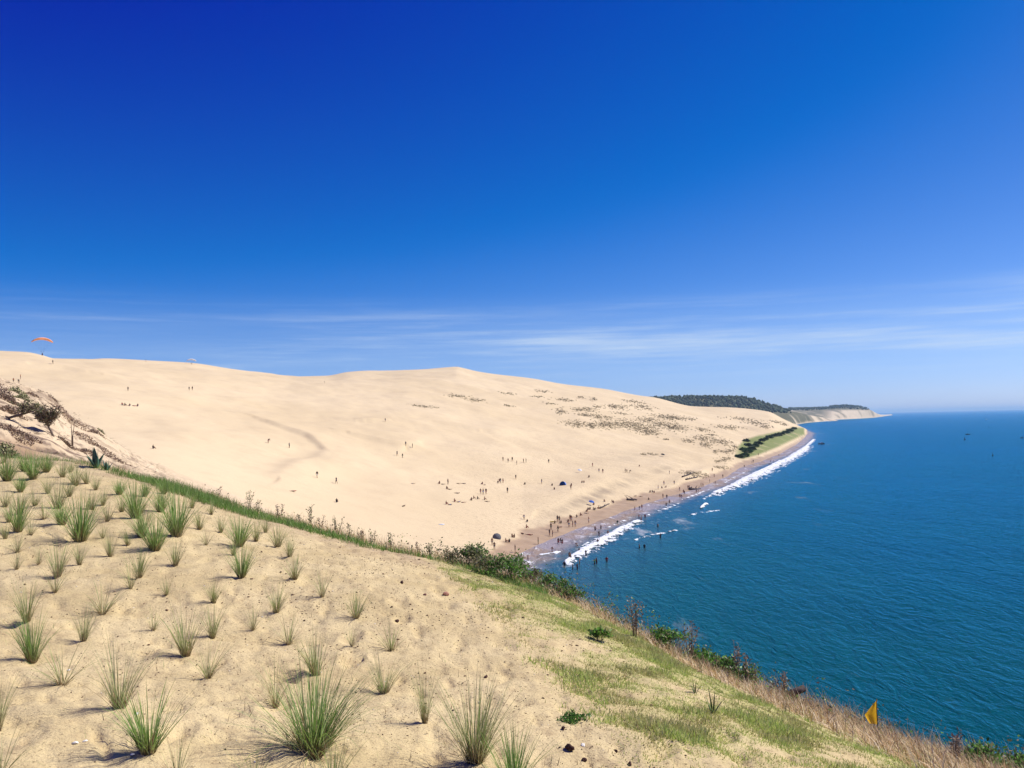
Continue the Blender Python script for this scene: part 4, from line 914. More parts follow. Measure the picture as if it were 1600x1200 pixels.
# ------------------------------------------------------------------ scrub and half-buried pines on the bluff
def on_bluff(px, py): return BLUFF.hit(px, py, 40)
for k, (px, py, w, h, pal, nl, lab) in enumerate([(4, 622, 34, 36, BRWN, 500, 'brown leafless bush on the bluff crest'), (30, 616, 26, 16, OLVY, 400, 'olive cushion bush on the bluff crest'), (36, 624, 20, 10, OLVY, 260, 'pale olive cushion below the crest bush'), (52, 618, 14, 8, BRWN, 160, 'small brown tuft at the crest end'), (17, 628, 14, 16, BRWN * 0.7, 250, 'dark small bush under the crest cushions'),
        (20, 646, 26, 16, BRWN, 350, 'brown brushwood around the fallen pine tip'), (58, 640, 34, 26, OLVY, 500, 'grey green bush behind the round pine'), (103, 694, 14, 14, BRWN * 0.8, 220, 'dark tuft at the foot of twin stems'), (30, 680, 44, 18, BRWN, 500, 'heap of grey brushwood below the fallen pine'), (6, 712, 36, 36, OLVY, 600, 'grey olive bush behind the grass rows'),
        (112, 660, 50, 24, BRWN, 450, 'wide dry brown scrub seaward of the pine'), (150, 676, 16, 12, BRWN, 180, 'dry tuft on the lower crest line'), (158, 672, 9, 12, OLVY, 90, 'tiny sprouting bush on the crest line'), (140, 690, 44, 12, BRWN, 260, 'flat brown litter scrub on the lower slope'), (135, 706, 26, 8, BRWN, 200, 'low twiggy scrub above the agave'), (185, 722, 40, 7, BRWN, 200, 'last low brown scrub seaward of the agave'), (88, 628, 30, 12, BRWN, 200, 'reddish scrub on the crest above the pine')]):
    q = on_bluff(px, py); m = px_m(q); bush('dune_scrub', q, w * m * 1.2, h * m * (0.75 if px < 40 else 0.42), pal * 1.45, int(nl * 1.6), 0.15, lab, 'bush', 860 + 3 * k, 26, 'scrub on the half-buried bluff', 'dry_plant', depth=w * m, sheet=BLUFF)
def pine(q, label, trunk, crown_c, crown_r, seed, nl=1500, pal=PINE, limbs=8, name='pine_tree'):
    e = empty(name, q, label, 'tree', 'half-buried pines on the bluff'); m = px_m(q); g = np.random.default_rng(seed)
    pts = [Vector((x * m, y * m, z * m)) for (x, y, z) in trunk[0]]; rad = [r_ * m for r_ in trunk[1]]
    tk = tubes_obj('trunk', [(pts, rad)], 'twig', e, 7)
    C = Vector(crown_c) * m; paths, cen = [], []
    for k in range(limbs):
        d = Vector((g.normal(), g.normal(), g.normal() * 0.8)).normalized(); tip = C + Vector((d.x * crown_r[0], d.y * crown_r[1], d.z * crown_r[2])) * m * g.uniform(0.6, 1.0)
        st = pts[-1 if k % 2 else -2]; paths.append(([st, (st + tip) * 0.5 + Vector((0, 0, g.normal() * m)), tip], [rad[-1], rad[-1] * 0.6, rad[-1] * 0.2]))
        t = g.uniform(0.3, 1.05, nl // limbs)[:, None]
        cen.append(np.array(st)[None] * (1 - t) + np.array(tip)[None] * t + g.normal(0, 1, (nl // limbs, 3)) * np.array(crown_r) * m * 0.2)
    tubes_obj('limb', paths, 'twig', tk, 4)
    leaves_mesh('crown', np.concatenate(cen), 0.22, pal, seed + 1, 'dry_plant', e, aspect=0.3)
    return e
pine(on_bluff(84, 682), 'round pine with bent bare trunk leaning on the sand slope', ([(0, 0, -2), (-3, 0, 6), (-7, 0, 13), (-9, 0, 24)], [1.6, 1.4, 1.2, 0.9]), (-9, 0, 35), (16, 16, 13), 910, 1900, np.concatenate([PINE, BRWN]))
pine(on_bluff(14, 654), 'fallen pine trunk lying across the bluff with bare branches', ([(-16, 0, 4), (0, 0, 1), (18, -2, 5), (40, -3, 11)], [2.0, 1.8, 1.5, 0.9]), (26, -2, 16), (22, 14, 10), 914, 500, np.concatenate([BRWN, OLVY]), 14)
q = on_bluff(113, 697); m = px_m(q); e = empty('dead_sapling', q, 'two bare thin stems rising from one root on the slope', 'tree')
for (dx, tp) in ((-0.5, (-1.5, 0, 31)), (0.6, (3.0, 0, 31))):
    tubes_obj('stem', [([Vector((dx * m, 0, -1 * m)), Vector((dx * m * 1.2, 0, 14 * m)), Vector(tp) * m], [0.9 * m, 0.6 * m, 0.35 * m])], 'twig', e, 5)
gq = np.random.default_rng(921)
leaves_mesh('twigs', gq.normal(0, 1, (60, 3)) * np.array([6, 6, 5]) * m + np.array([0, 0, 35]) * m, 0.16, BRWN, 922, 'dry_plant', e, aspect=0.2)
# sticks and brush litter strewn down the slope: uncountable
g = np.random.default_rng(931); az_ = g.uniform(-31.5, -19.5, 5200); rr_ = g.uniform(50, 125, 5200)
x = np.sin(np.radians(az_)) * rr_; y = np.cos(np.radians(az_)) * rr_; z = BLUFF.z(x, y); px, py = to_pix(x, y, z)
dn = smooth(-0.05, 0.35, fbm((x * math.cos(FALL) + y * math.sin(FALL)) / 14, (y * math.cos(FALL) - x * math.sin(FALL)) / 2.2, 3) + 0.05) * smooth(290, 190, px)
mk = g.uniform(0, 1, len(x)) < dn * 0.9; x, y, z = x[mk], y[mk], z[mk]; n = len(x)
phi = np.where(g.uniform(0, 1, n) < 0.6, FALL + g.normal(0, 0.35, n), g.uniform(0, 6.28, n))
c0 = BRWN[g.integers(0, 4, n)] * g.uniform(0.6, 1.2, (n, 1))
V, F, C = ribbons(np.stack([x, y, z + 0.05], 1), phi, g.uniform(1.4, 1.75, n), g.uniform(-0.2, 0.2, n), g.uniform(0.25, 0.9, n), g.uniform(0.05, 0.13, n), np.repeat(c0[:, None], 3, 1), 2, 932)
tag(mesh_obj('brush_litter', V, F, 'dry_plant', attrs={'tint': C}), 'sticks and dead brush strewn down the bluff', 'brushwood', kind='stuff')

# ------------------------------------------------------------------ beach grass tufts on the open dune (one far mass)
PATCH = [(876, 643, 12, 6), (905, 640, 14, 4), (920, 640, 16, 5), (883, 625, 20, 3), (907, 621, 8, 2), (926, 624, 8, 3), (931, 635.5, 8, 2), (937, 651, 26, 4), (915, 649, 16, 3), (963, 636, 26, 5), (1005, 636, 22, 5), (970, 646.5, 18, 2), (903, 663, 26, 7), (924, 666, 12, 6), (943, 664, 22, 9), (975, 663, 36, 9), (1002, 669, 30, 9), (1017, 676, 22, 6), (1035, 664, 32, 7), (1057, 668, 22, 8), (1042, 652, 26, 4), (1012, 656, 22, 5), (1041, 687, 6, 2), (1075, 689, 12, 4), (1005, 710, 6, 2), (1018, 710, 10, 2),
         (715, 619, 22, 3), (742, 625, 20, 3), (660, 635, 22, 2.5), (795, 615, 14, 2), (795, 634, 10, 2), (1049, 653, 26, 5), (1080, 655, 9, 3), (1100, 672, 16, 4), (1103, 686, 26, 6), (1130, 691, 16, 6), (1103, 695, 12, 6), (1118, 706, 6, 3), (1130, 706, 8, 3), (1121, 721, 6, 3), (1134, 717, 12, 5), (1138, 668, 26, 4), (1112, 680, 10, 2), (1148, 699, 6, 5), (1140, 705, 7, 5), (1085, 741, 24, 6), (1128, 731, 14, 3), (860, 631, 10, 2), (850, 612, 14, 2), (1160, 655, 30, 3), (1180, 661, 20, 3), (990, 628, 18, 3), (840, 620, 12, 2), (1215, 660, 16, 3), (1195, 667, 16, 3), (1226, 664, 10, 2)]
g = np.random.default_rng(941); tv = []
for (cx, cy, w, h) in PATCH:
    n = int(9 + w * h * 0.8)
    for _ in range(n):
        u, v = g.normal(0, 0.46), g.normal(0, 0.42)
        tv.append((cx + u * w, cy + v * h + 0.10 * u * w))
pts = np.array([tuple(DUNE.hit(a, b, 150)) for a, b in tv]); n = len(pts)
kk = 6
base = np.repeat(pts, kk, 0) + np.concatenate([g.normal(0, 0.45, (n * kk, 2)), np.zeros((n * kk, 1))], 1)
dist = np.hypot(base[:, 0], base[:, 1]); sz = np.clip(dist / 900, 0.55, 1.3)
base[:, 2] = DUNE.z(base[:, 0], base[:, 1])
DT = np.array([(0.33, 0.275, 0.155), (0.28, 0.225, 0.125), (0.40, 0.335, 0.21), (0.23, 0.195, 0.11)])
c0 = DT[g.integers(0, 4, n * kk)] * g.uniform(0.75, 1.25, (n * kk, 1))
V, F, C = ribbons(base, g.uniform(0, 6.28, n * kk), g.uniform(0.1, 0.8, n * kk), g.uniform(0.2, 0.9, n * kk), g.uniform(0.6, 1.3, n * kk) * sz, 0.42 * sz, np.repeat(c0[:, None], 3, 1), 2, 942)
tag(mesh_obj('dune_grass', V, F, 'dry_plant', attrs={'tint': C}), 'scattered brown-green tufts of beach grass on the open dune', 'grass', kind='stuff')
# shrubs in a row on the grassed bank
BANK = [(1155, 715, 9, 'broad dark shrub ending the bank row at the beach'), (1163, 713, 9, 'bright green shrub second from the beach end'), (1168, 707, 10, 'tall bright green shrub where the bank row bends'), (1161, 704, 8, 'dark shrub upslope of the bright ones'), (1174, 703, 9, 'green shrub fifth along the bank row'), (1169, 697, 8, 'dark round shrub above the bend of the row'), (1179, 698, 8, 'mid green shrub before the row narrows'), (1185, 694, 8, 'dark green shrub at the middle of the row'), (1191, 689, 7, 'rounded dark shrub past the middle'),
        (1196, 687, 6, 'small shrub joining two dark ones'), (1202, 684, 7, 'dark shrub standing higher past the middle'), (1209, 682, 6, 'low shrub on the farther bank'), (1215, 681, 7, 'dark olive shrub on the farther bank'), (1221, 679, 6, 'small dark shrub third from the far end'), (1228, 677, 7, 'tall dark shrub second from the far end'), (1234, 674, 7, 'dark shrub close to the far end'), (1240, 671, 6, 'last dark shrub at the far end by the water'), (1166, 690, 7, 'olive shrub highest on the bank slope')]
LOBE = {}
def crown_proto(key, pal, seed):
    g = np.random.default_rng(seed); n = 420
    d = g.normal(0, 1, (n, 3)); d /= np.linalg.norm(d, axis=1, keepdims=True); d *= g.uniform(0.45, 1, (n, 1)) ** 0.5
    d[:, 2] = np.abs(d[:, 2]) * 0.95
    bump = 1 + 0.28 * np.sin(d[:, :1] * 7 + seed) * np.cos(d[:, 1:2] * 6 - seed)
    o = leaves_mesh('bank_crown', d * bump * np.array([0.5, 0.5, 1.0]), 0.28, pal, seed, 'dry_plant', aspect=0.8); me = o.data; bpy.data.objects.remove(o); LOBE[key] = me
crown_proto(0, np.array([(0.075, 0.115, 0.045), (0.10, 0.14, 0.06), (0.06, 0.09, 0.04)]), 3); crown_proto(1, np.array([(0.08, 0.15, 0.045), (0.11, 0.185, 0.06), (0.06, 0.115, 0.035)]), 4); crown_proto(2, np.array([(0.09, 0.11, 0.05), (0.13, 0.14, 0.075), (0.07, 0.09, 0.045)]), 5)
for k, (px, py, h, lab) in enumerate(BANK):
    q = DUNE.hit(px, py, 200); m = px_m(q); e = empty('bank_shrub', q, lab, 'shrub', 'shrubs on the grassed bank behind the far beach', random.uniform(0, 6))
    o = bpy.data.objects.new('crown', LOBE[1 if 'bright' in lab or 'mid green' in lab else (2 if 'olive' in lab or 'low' in lab else 0)]); o.parent = e; COL.objects.link(o); o.scale = (h * m * 1.25, h * m * 1.25, h * m * 0.55); o.location = (0, 0, -0.1)
    tubes_obj('trunk', [([(0, 0, -0.5), (0.1, 0, h * m * 0.4), (0, 0.2, h * m * 0.7)], [0.3, 0.22, 0.1])], 'twig', e, 5)

# ------------------------------------------------------------------ pine woods on the headlands: far masses
def wood(name, sheet, label, n, px0, px1, ymax, seed, hmin, hmax, keep):
    g = np.random.default_rng(seed)
    az = g.uniform(sheet.az[0], sheet.az[-1], n * 6); r_ = np.exp(g.uniform(sheet.lr[0], sheet.lr[-1], n * 6))
    x = np.sin(np.radians(az)) * r_; y = np.cos(np.radians(az)) * r_; z = sheet.z(x, y); px, py = to_pix(x, y, z)
    m = keep(px, py, z, r_, g); x, y, z = x[m][:n], y[m][:n], z[m][:n]; n = len(x)
    T0 = []; 
    bm = bmesh.new(); bmesh.ops.create_icosphere(bm, subdivisions=1, radius=1); T0 = np.array([v.co[:] for v in bm.verts]); TF = np.array([[v.index for v in f.verts] for f in bm.faces]); bm.free()
    h = g.uniform(hmin, hmax, n); w = h * g.uniform(0.32, 0.55, n)
    P = T0[None] * g.uniform(0.65, 1.3, (n, len(T0), 1))
    V = np.stack([P[..., 0] * w[:, None] + x[:, None], P[..., 1] * w[:, None] + y[:, None], P[..., 2] * (h * 0.5)[:, None] + (z + h * 0.45)[:, None]], -1).reshape(-1, 3)
    F = (TF[None] + len(T0) * np.arange(n)[:, None, None]).reshape(-1, 3)
    C = np.repeat(np.array([(0.028, 0.048, 0.022), (0.04, 0.062, 0.028), (0.022, 0.038, 0.02)])[g.integers(0, 3, n)] * g.uniform(0.55, 1.6, (n, 1)), len(T0), 0)
    return tag(mesh_obj(name, V, F, 'dry_plant', attrs={'tint': C}, smooth_=False), label, 'woodland', kind='stuff')
wood('pine_wood', NEAR_HEAD, 'dark pine woodland covering the near headland', 3400, 1010, 1240, 645, 951, 5, 12,
     lambda px, py, z, r_, g: (z > 20) & (px < np.interp(py, [622, 630, 636, 641, 646], [1186, 1205, 1220, 1232, 1236])) & (py < 646) & (r_ < 3500) & (r_ > 2300))
wood('pine_wood', FAR_HEAD, 'dark pine woodland on top of the far sandy headland', 1500, 1230, 1370, 642, 952, 6, 12,
     lambda px, py, z, r_, g: (z > 25) & (py < np.interp(px, [1225, 1262, 1290, 1305, 1350, 1364], [641, 641.5, 640.0, 639.0, 640.5, 641])) & (px < 1364) & (px > 1232) & (r_ < 6300))
# ------------------------------------------------------------------ breakers
def sea_pt(px, py):
    az, tn = pix_dir(px, py); r_ = -H0 / float(tn); a = math.radians(float(az)); return Vector((math.sin(a) * r_, math.cos(a) * r_, 0.0))
k_ = NB('wave_foam', 0.9, 0.1); k_.base(k_.mix(k_.ramp(k_.noise(1.2, 5, 0.65), 0.35, 0.6), (0.66, 0.70, 0.72), (0.86, 0.87, 0.88))); k_.normal(k_.bump(k_.noise(2.5, 5, 0.7), 1.0, 0.25))
k_.put(k_.b.inputs['Alpha'], k_.math('MULTIPLY', k_.ramp(k_.math('ADD', k_.attr('body'), k_.math('MULTIPLY', k_.math('SUBTRACT', k_.noise(0.55, 7, 0.75, k_.coord('Object', (1, 0.6, 1), (0, 0, R(-20))), 0.6), 0.5), 2.2)), 0.16, 0.42), 1.0))
def breaker(name, pts, widths, height, seed, label, ragged=1.0, fill=1.0):
    P = np.array([tuple(sea_pt(*p))[:2] for p in pts]); seg = np.hypot(*np.diff(P, axis=0).T); L = np.r_[0, np.cumsum(seg)]
    n = int(L[-1] / 0.45) + 2; t = np.linspace(0, L[-1], n)
    cx = np.interp(t, L, P[:, 0]); cy = np.interp(t, L, P[:, 1]); w = np.interp(t, L, widths)
    kk = np.ones(9) / 9
    cx = np.convolve(np.pad(cx, 4, 'edge'), kk, 'valid'); cy = np.convolve(np.pad(cy, 4, 'edge'), kk, 'valid')
    dx, dy = np.gradient(cx), np.gradient(cy); l = np.hypot(dx, dy); nx, ny = dy / l, -dx / l        # to seaward
    M = 30; s = np.linspace(-1.25, 1.25, M)
    X = cx[:, None] + nx[:, None] * s[None] * w[:, None] * 0.5; Y = cy[:, None] + ny[:, None] * s[None] * w[:, None] * 0.5
    edge = 0.42 * ragged * fbm(X / 3.0 + seed, Y / 3.0, 4, 0.65)
    prof = np.where(s < -0.45, smooth(-1.1, -0.45, s), smooth(1.2, -0.45, s) ** 1.4)[None]
    endf = (smooth(0, 0.06, t / L[-1]) * smooth(1, 0.92, t / L[-1]))[:, None]
    Z = height * (prof * endf + edge * 0.9 - 0.28 - 0.30 * (np.abs(s)[None] > 1.0)) * (0.7 + 0.5 * fbm(t / 9, t * 0 + seed, 2))[:, None]
    Z += 0.16 * fbm(X / 0.7, Y / 0.7, 3) * height
    V = np.stack([X, Y, np.maximum(Z, -0.6)], -1).reshape(-1, 3)
    i, j = np.meshgrid(np.arange(n - 1), np.arange(M - 1), indexing='ij'); a = (i * M + j).ravel()
    bod = np.clip(prof * endf * 0.80 * fill + edge * 1.5 - 0.20, 0, 1)
    return tag(mesh_obj(name, V, np.stack([a, a + M, a + M + 1, a + 1], 1), 'wave_foam', attrs={'body': bod.ravel()}), label, None, kind='structure')
breaker('breaking_wave', [(884, 886), (900, 873), (925, 859), (948, 846), (968, 833), (988, 821), (1006, 812)], [2.5, 5.5, 7.5, 8, 7, 5.5, 3.5], 1.1, 3, 'white breaker rolling onto the near beach')
breaker('breaking_wave', [(1096, 795), (1101, 790), (1106, 786)], [1.8, 2.6, 1.8], 0.8, 5, 'short white breaker between the two long ones')
breaker('breaking_wave', [(1101, 782), (1128, 768), (1150, 760), (1172, 750), (1195, 739), (1218, 727), (1240, 715), (1256, 705), (1265, 696)], [4, 7, 9, 13, 13, 11, 12, 14, 8], 1.2, 7, 'long white breaker along the far beach', 1.4)
breaker('breaking_wave', [(1156, 752), (1178, 741), (1200, 731), (1222, 719)], [2, 4, 4, 3], 0.9, 9, 'second line of foam inside the long far breaker', 1.6)
breaker('breaking_wave', [(1258, 700), (1268, 691), (1273, 686)], [4, 6, 4], 1.0, 11, 'foam at the tip of the far beach', 1.5)
breaker('breaking_wave', [(838, 868), (860, 866), (880, 861)], [1.5, 2.2, 1.2], 0.35, 13, 'thin foam line running up the near beach', 2.0)
for _k, (pts_, lab_) in enumerate([([(905, 856), (925, 846), (940, 838)], 'faint wash line inside the near breaker, lower'), ([(948, 826), (975, 814), (990, 806)], 'faint wash line inside the near breaker, upper'), ([(1010, 806), (1040, 795), (1062, 786)], 'wash line off the middle beach'), ([(1065, 781), (1085, 774), (1110, 764)], 'wash line by the stranded trunk'), ([(1130, 756), (1150, 745), (1168, 736)], 'wash line before the far beach'), ([(985, 846), (1020, 836), (1062, 828)], 'long faint foam line on open water'), ([(1075, 806), (1100, 800), (1130, 797)], 'second faint foam line on open water')]):
    breaker('wash_line', pts_, [1.0, 2.2, 1.0], 0.30, 21 + _k, lab_, 1.8, 0.55)
breaker('breaking_wave', [(1372, 648.4), (1384, 647.6), (1394, 647.2)], [40, 50, 30], 2.5, 15, 'surf off the far sandy point', 1.5)

# ------------------------------------------------------------------ people: one continuous body per pose
RAD = {'pel': .135, 'wai': .115, 'che': .15, 'nec': .06, 'hea': .098, 'top': .085, 'sho': .075, 'elb': .047, 'wri': .034, 'han': .038, 'hip': .098, 'kne': .062, 'ank': .043, 'toe': .036}
def skeleton(j):
    names = list(j); idx = {n: i for i, n in enumerate(names)}
    E = [('pel', 'wai'), ('wai', 'che'), ('che', 'nec'), ('nec', 'hea'), ('hea', 'top')]
    for s in 'LR': E += [('che', 'sho' + s), ('sho' + s, 'elb' + s), ('elb' + s, 'wri' + s), ('wri' + s, 'han' + s), ('pel', 'hip' + s), ('hip' + s, 'kne' + s), ('kne' + s, 'ank' + s), ('ank' + s, 'toe' + s)]
    return names, idx, E
def pose(**kw):
    j = {'pel': (0, 0, .93), 'wai': (0, 0, 1.10), 'che': (0, .01, 1.32), 'nec': (0, 0, 1.48), 'hea': (0, -.02, 1.60), 'top': (0, -.02, 1.69)}
    for s, q in (('L', -1), ('R', 1)):
        j.update({'sho' + s: (q * .185, 0, 1.41), 'elb' + s: (q * .245, .03, 1.14), 'wri' + s: (q * .265, -.03, .91), 'han' + s: (q * .265, -.06, .82), 'hip' + s: (q * .095, 0, .88), 'kne' + s: (q * .11, -.02, .49), 'ank' + s: (q * .115, .03, .085), 'toe' + s: (q * .13, -.13, .035)})
    j.update(kw); return j
SIT = dict(pel=(0, 0, .12), wai=(0, .03, .30), che=(0, .02, .52), nec=(0, -.03, .68), hea=(0, -.07, .80), top=(0, -.08, .89), shoL=(-.185, 0, .61), shoR=(.185, 0, .61), elbL=(-.25, -.17, .42), elbR=(.25, -.17, .42), wriL=(-.14, -.38, .42), wriR=(.14, -.38, .42), hanL=(-.08, -.45, .42), hanR=(.08, -.45, .42), hipL=(-.095, -.03, .11), hipR=(.095, -.03, .11), kneL=(-.13, -.38, .40), kneR=(.13, -.38, .38), ankL=(-.12, -.58, .07), ankR=(.12, -.6, .07), toeL=(-.13, -.73, .04), toeR=(.13, -.75, .04))
LIE = {}
for n_, (x_, y_, z_) in pose().items(): LIE[n_] = (x_, z_ - .85, .13 + (0.0 if n_[:3] not in ('toe',) else .1) - y_ * .6)
LIE.update(elbL=(-.34, .32, .1), elbR=(.34, .32, .1), wriL=(-.30, .08, .07), wriR=(.3, .08, .07), hanL=(-.28, 0, .06), hanR=(.28, 0, .06), kneL=(-.11, -.36, .20))
POSES = {
    'standing': pose(), 'walking': pose(kneL=(-.10, -.20, .52), ankL=(-.11, -.24, .10), toeL=(-.12, -.40, .05), kneR=(.10, .10, .49), ankR=(.11, .32, .12), toeR=(.12, .2, .04), elbL=(-.25, .14, 1.15), wriL=(-.24, .10, .93), hanL=(-.24, .07, .84), elbR=(.25, -.08, 1.15), wriR=(.24, -.24, .98), hanR=(.23, -.32, .95)),
    'hands on hips': pose(elbL=(-.40, .08, 1.18), wriL=(-.22, -.05, 1.02), hanL=(-.17, -.09, 1.0), elbR=(.40, .08, 1.18), wriR=(.22, -.05, 1.02), hanR=(.17, -.09, 1.0)),
    'bending': pose(wai=(0, -.08, 1.06), che=(0, -.30, 1.18), nec=(0, -.46, 1.20), hea=(0, -.57, 1.18), top=(0, -.65, 1.15), shoL=(-.185, -.38, 1.16), shoR=(.185, -.38, 1.16), elbL=(-.22, -.42, .86), elbR=(.22, -.42, .86), wriL=(-.2, -.46, .62), wriR=(.2, -.46, .62), hanL=(-.18, -.48, .53), hanR=(.18, -.48, .53)),
    'sitting': SIT, 'lying': LIE,
    'arms raised': pose(elbL=(-.40, -.03, 1.52), wriL=(-.46, -.05, 1.76), hanL=(-.47, -.05, 1.85), elbR=(.40, .03, 1.40), wriR=(.58, .02, 1.48), hanR=(.66, 0, 1.5))}
BODY = {}
def make_pose(pn, j):
    names, idx, E = skeleton(j)
    me = bpy.data.meshes.new('body_' + pn); me.from_pydata([j[n] for n in names], [(idx[a], idx[b]) for a, b in E], []); me.update()
    o = bpy.data.objects.new('pose_tmp', me); COL.objects.link(o)
    sk = o.modifiers.new('skin', 'SKIN'); sk.use_smooth_shade = True
    for i, n in enumerate(names):
        r_ = RAD[n[:3]]; me.skin_vertices[0].data[i].radius = (r_, r_ * (0.75 if n in ('che', 'pel', 'wai') else 1)); me.skin_vertices[0].data[i].use_root = n == 'pel'
    o.modifiers.new('sub', 'SUBSURF').levels = 1
    dg = bpy.context.evaluated_depsgraph_get(); bm_ = bpy.data.meshes.new_from_object(o.evaluated_get(dg)); bpy.data.objects.remove(o)
    bm_.name = 'body_' + pn; bm_.materials.clear(); bm_.materials.append(None)
    # clothing shells grown from the same surface
    nv = len(bm_.vertices); co = np.zeros(nv * 3); bm_.vertices.foreach_get('co', co); co = co.reshape(-1, 3); no = np.zeros(nv * 3); bm_.vertices.foreach_get('normal', no); no = no.reshape(-1, 3)
    polys = [tuple(p.vertices) for p in bm_.polygons]; cen = np.array([co[list(p)].mean(0) for p in polys])
    best = np.full(len(cen), 1e9); who = np.zeros(len(cen), int); tt = np.zeros(len(cen))
    for k, (a, b) in enumerate(E):
        A, B = np.array(j[a]), np.array(j[b]); d = B - A; t = np.clip(((cen - A) @ d) / (d @ d), 0, 1); q = np.linalg.norm(cen - A - t[:, None] * d, axis=1) - 0.5 * RAD[a[:3]]
        m = q < best; best = np.where(m, q, best); who = np.where(m, k, who); tt = np.where(m, t, tt)
    def shell(nm, keep, off):
        fs = [polys[i] for i in range(len(polys)) if keep(E[who[i]], tt[i], cen[i])]
        used = sorted({v for f in fs for v in f}); mp = {v: i for i, v in enumerate(used)}
        if not fs: return None
        s = bpy.data.meshes.new(nm); s.from_pydata([tuple(co[v] + no[v] * off) for v in used], [], [tuple(mp[v] for v in f) for f in fs]); s.update()
        s.polygons.foreach_set('use_smooth', np.ones(len(s.polygons), bool)); s.materials.append(None); return s
    headup = np.array(j['top']) - np.array(j['nec']); headup /= np.linalg.norm(headup)
    back_ = np.array((0, 1.0, 0)) if pn != 'lying' else np.array((0, 0, -1.0))
    BODY[pn] = dict(body=bm_,
        shorts=shell('shorts_' + pn, lambda e, t, c: e[0] == 'pel' and e[1] != 'wai' or (e[0] == 'pel' and t < .35) or (e[0][:3] == 'hip' and t < .45), .014),
        shirt=shell('shirt_' + pn, lambda e, t, c: e == ('pel', 'wai') and t > .2 or e[0] in ('wai',) or (e[0] == 'che' and e[1] != 'nec') or (e == ('che', 'nec') and t < .5) or (e[0][:3] == 'sho' and t < .5), .016),
        hair=shell('hair_' + pn, lambda e, t, c: e[0] in ('nec', 'hea') and ((c - np.array(j['hea'])) @ headup > 0.035 or (e[0] == 'hea' or t > .6) and (c - np.array(j['hea'])) @ back_ > 0.02), .014))
for pn, j in POSES.items(): make_pose(pn, j)
for nm, c in (('tanned_skin', (0.30, 0.145, 0.085)), ('brown_skin', (0.17, 0.08, 0.05)), ('light_skin', (0.42, 0.24, 0.16)), ('dark_hair', (0.025, 0.016, 0.012)), ('fair_hair', (0.20, 0.12, 0.05)),
              ('black_cloth', (0.012, 0.012, 0.014)), ('navy_cloth', (0.012, 0.02, 0.07)), ('red_cloth', (0.38, 0.025, 0.03)), ('white_cloth', (0.70, 0.70, 0.68)), ('blue_cloth', (0.03, 0.12, 0.45)), ('green_cloth', (0.03, 0.13, 0.06)), ('orange_cloth', (0.55, 0.17, 0.03)), ('grey_cloth', (0.12, 0.12, 0.13)), ('pink_cloth', (0.55, 0.16, 0.22))):
    k_ = NB(nm, 0.8, 0.2); k_.base(k_.mix(k_.ramp(k_.noise(14.0, 3), 0.3, 0.7), tuple(v * 0.85 for v in c), tuple(min(1, v * 1.1) for v in c)))
def person(px, py, ps, label, group, lower='black', upper=None, rz=None, water=None, sheet=None, pos=None, skin=None):
    i = person.n; person.n += 1
    if pos is not None: q = pos
    else:
        d = DUNE.hit(px, py, 150); s = sea_pt(px, py) if pix_dir(px, py)[1] < -0.012 else None
        if s is not None and (d.z < 0.02 or (s.length < d.to_2d().length - 1.0 and d.z > -0.2)):
            q = s; dep = -float(DUNE.z(s.x, s.y)); q.z = -min(max(dep, 0.05), 0.55) if water is None else -water
        else: q = d
    P = BODY[ps]; sk = skin or ('tanned_skin', 'brown_skin', 'tanned_skin', 'brown_skin')[i % 4]
    o = bpy.data.objects.new('person', P['body']); COL.objects.link(o); o.material_slots[0].link = 'OBJECT'; o.material_slots[0].material = MATS[sk]
    o.location = q; o.rotation_euler = (0, 0, random.uniform(0, 6.28) if rz is None else rz)
    s = 1.12 + 0.06 * math.sin(i * 2.4); o.scale = (s, s, s)
    parts = [('shorts', P['shorts'], lower + '_cloth'), ('hair', P['hair'], 'fair_hair' if i % 5 == 0 else 'dark_hair')]
    if upper: parts.append(('shirt', P['shirt'], upper + '_cloth'))
    for nm, me, mt in parts:
        if me is None: continue
        c = bpy.data.objects.new(nm, me); c.parent = o; COL.objects.link(c); c.material_slots[0].link = 'OBJECT'; c.material_slots[0].material = MATS[mt]
    return tag(o, label, 'person', group)
person.n = 0
CLO = ['black', 'navy', 'red', 'black', 'blue', 'grey', 'black', 'green', 'white', 'black', 'pink', 'navy']
def crowd(pts, where, group, upper=None, water=None):
    """pts: (px, py, pose letter); told apart by pose, clothes and order from the sea"""
    PL = {'s': 'standing', 'w': 'walking', 'h': 'hands on hips', 'b': 'bending', 'i': 'sitting', 'l': 'lying', 'a': 'arms raised'}
    SAY = {'s': 'standing', 'w': 'walking', 'h': 'standing hands on hips', 'b': 'bending over', 'i': 'sitting', 'l': 'lying', 'a': 'with arms raised'}
    pts = sorted(pts, key=lambda p: -p[0])
    for j, (px, py, k) in enumerate(pts):
        lo = CLO[(crowd.n * 5 + j) % 12]; crowd.n += 1
        up = upper[j % len(upper)] if upper else (CLO[(crowd.n * 7) % 12] if crowd.n % 3 == 0 else None)
        order_ = '' if len(pts) == 1 else ', ' + NUM[j] + ' from the sea'
        person(px, py, PL[k], 'person %s %s%s' % (SAY[k], where, order_), group, lo, up, water=water)
crowd.n = 0
crowd([(32, 592.5, 's'), (21, 598, 's'), (29.5, 599, 'b')], 'behind the bluff crest bushes', 'walkers on the dune', ['orange', 'black', 'orange'])
crowd([(82.5, 569, 'w')], 'just under the dune crest below the paraglider', 'walkers on the dune', ['black'])
crowd([(228, 565.5, 's')], 'tiny on the inland dune skyline', 'walkers on the dune', ['grey'])
crowd([(200, 611, 's')], 'alone high on the smooth dune face', 'walkers on the dune', ['black'])
crowd([(295.5, 610, 's'), (300.5, 610, 's')], 'in a pair high on the dune face', 'walkers on the dune', ['black', 'navy'])
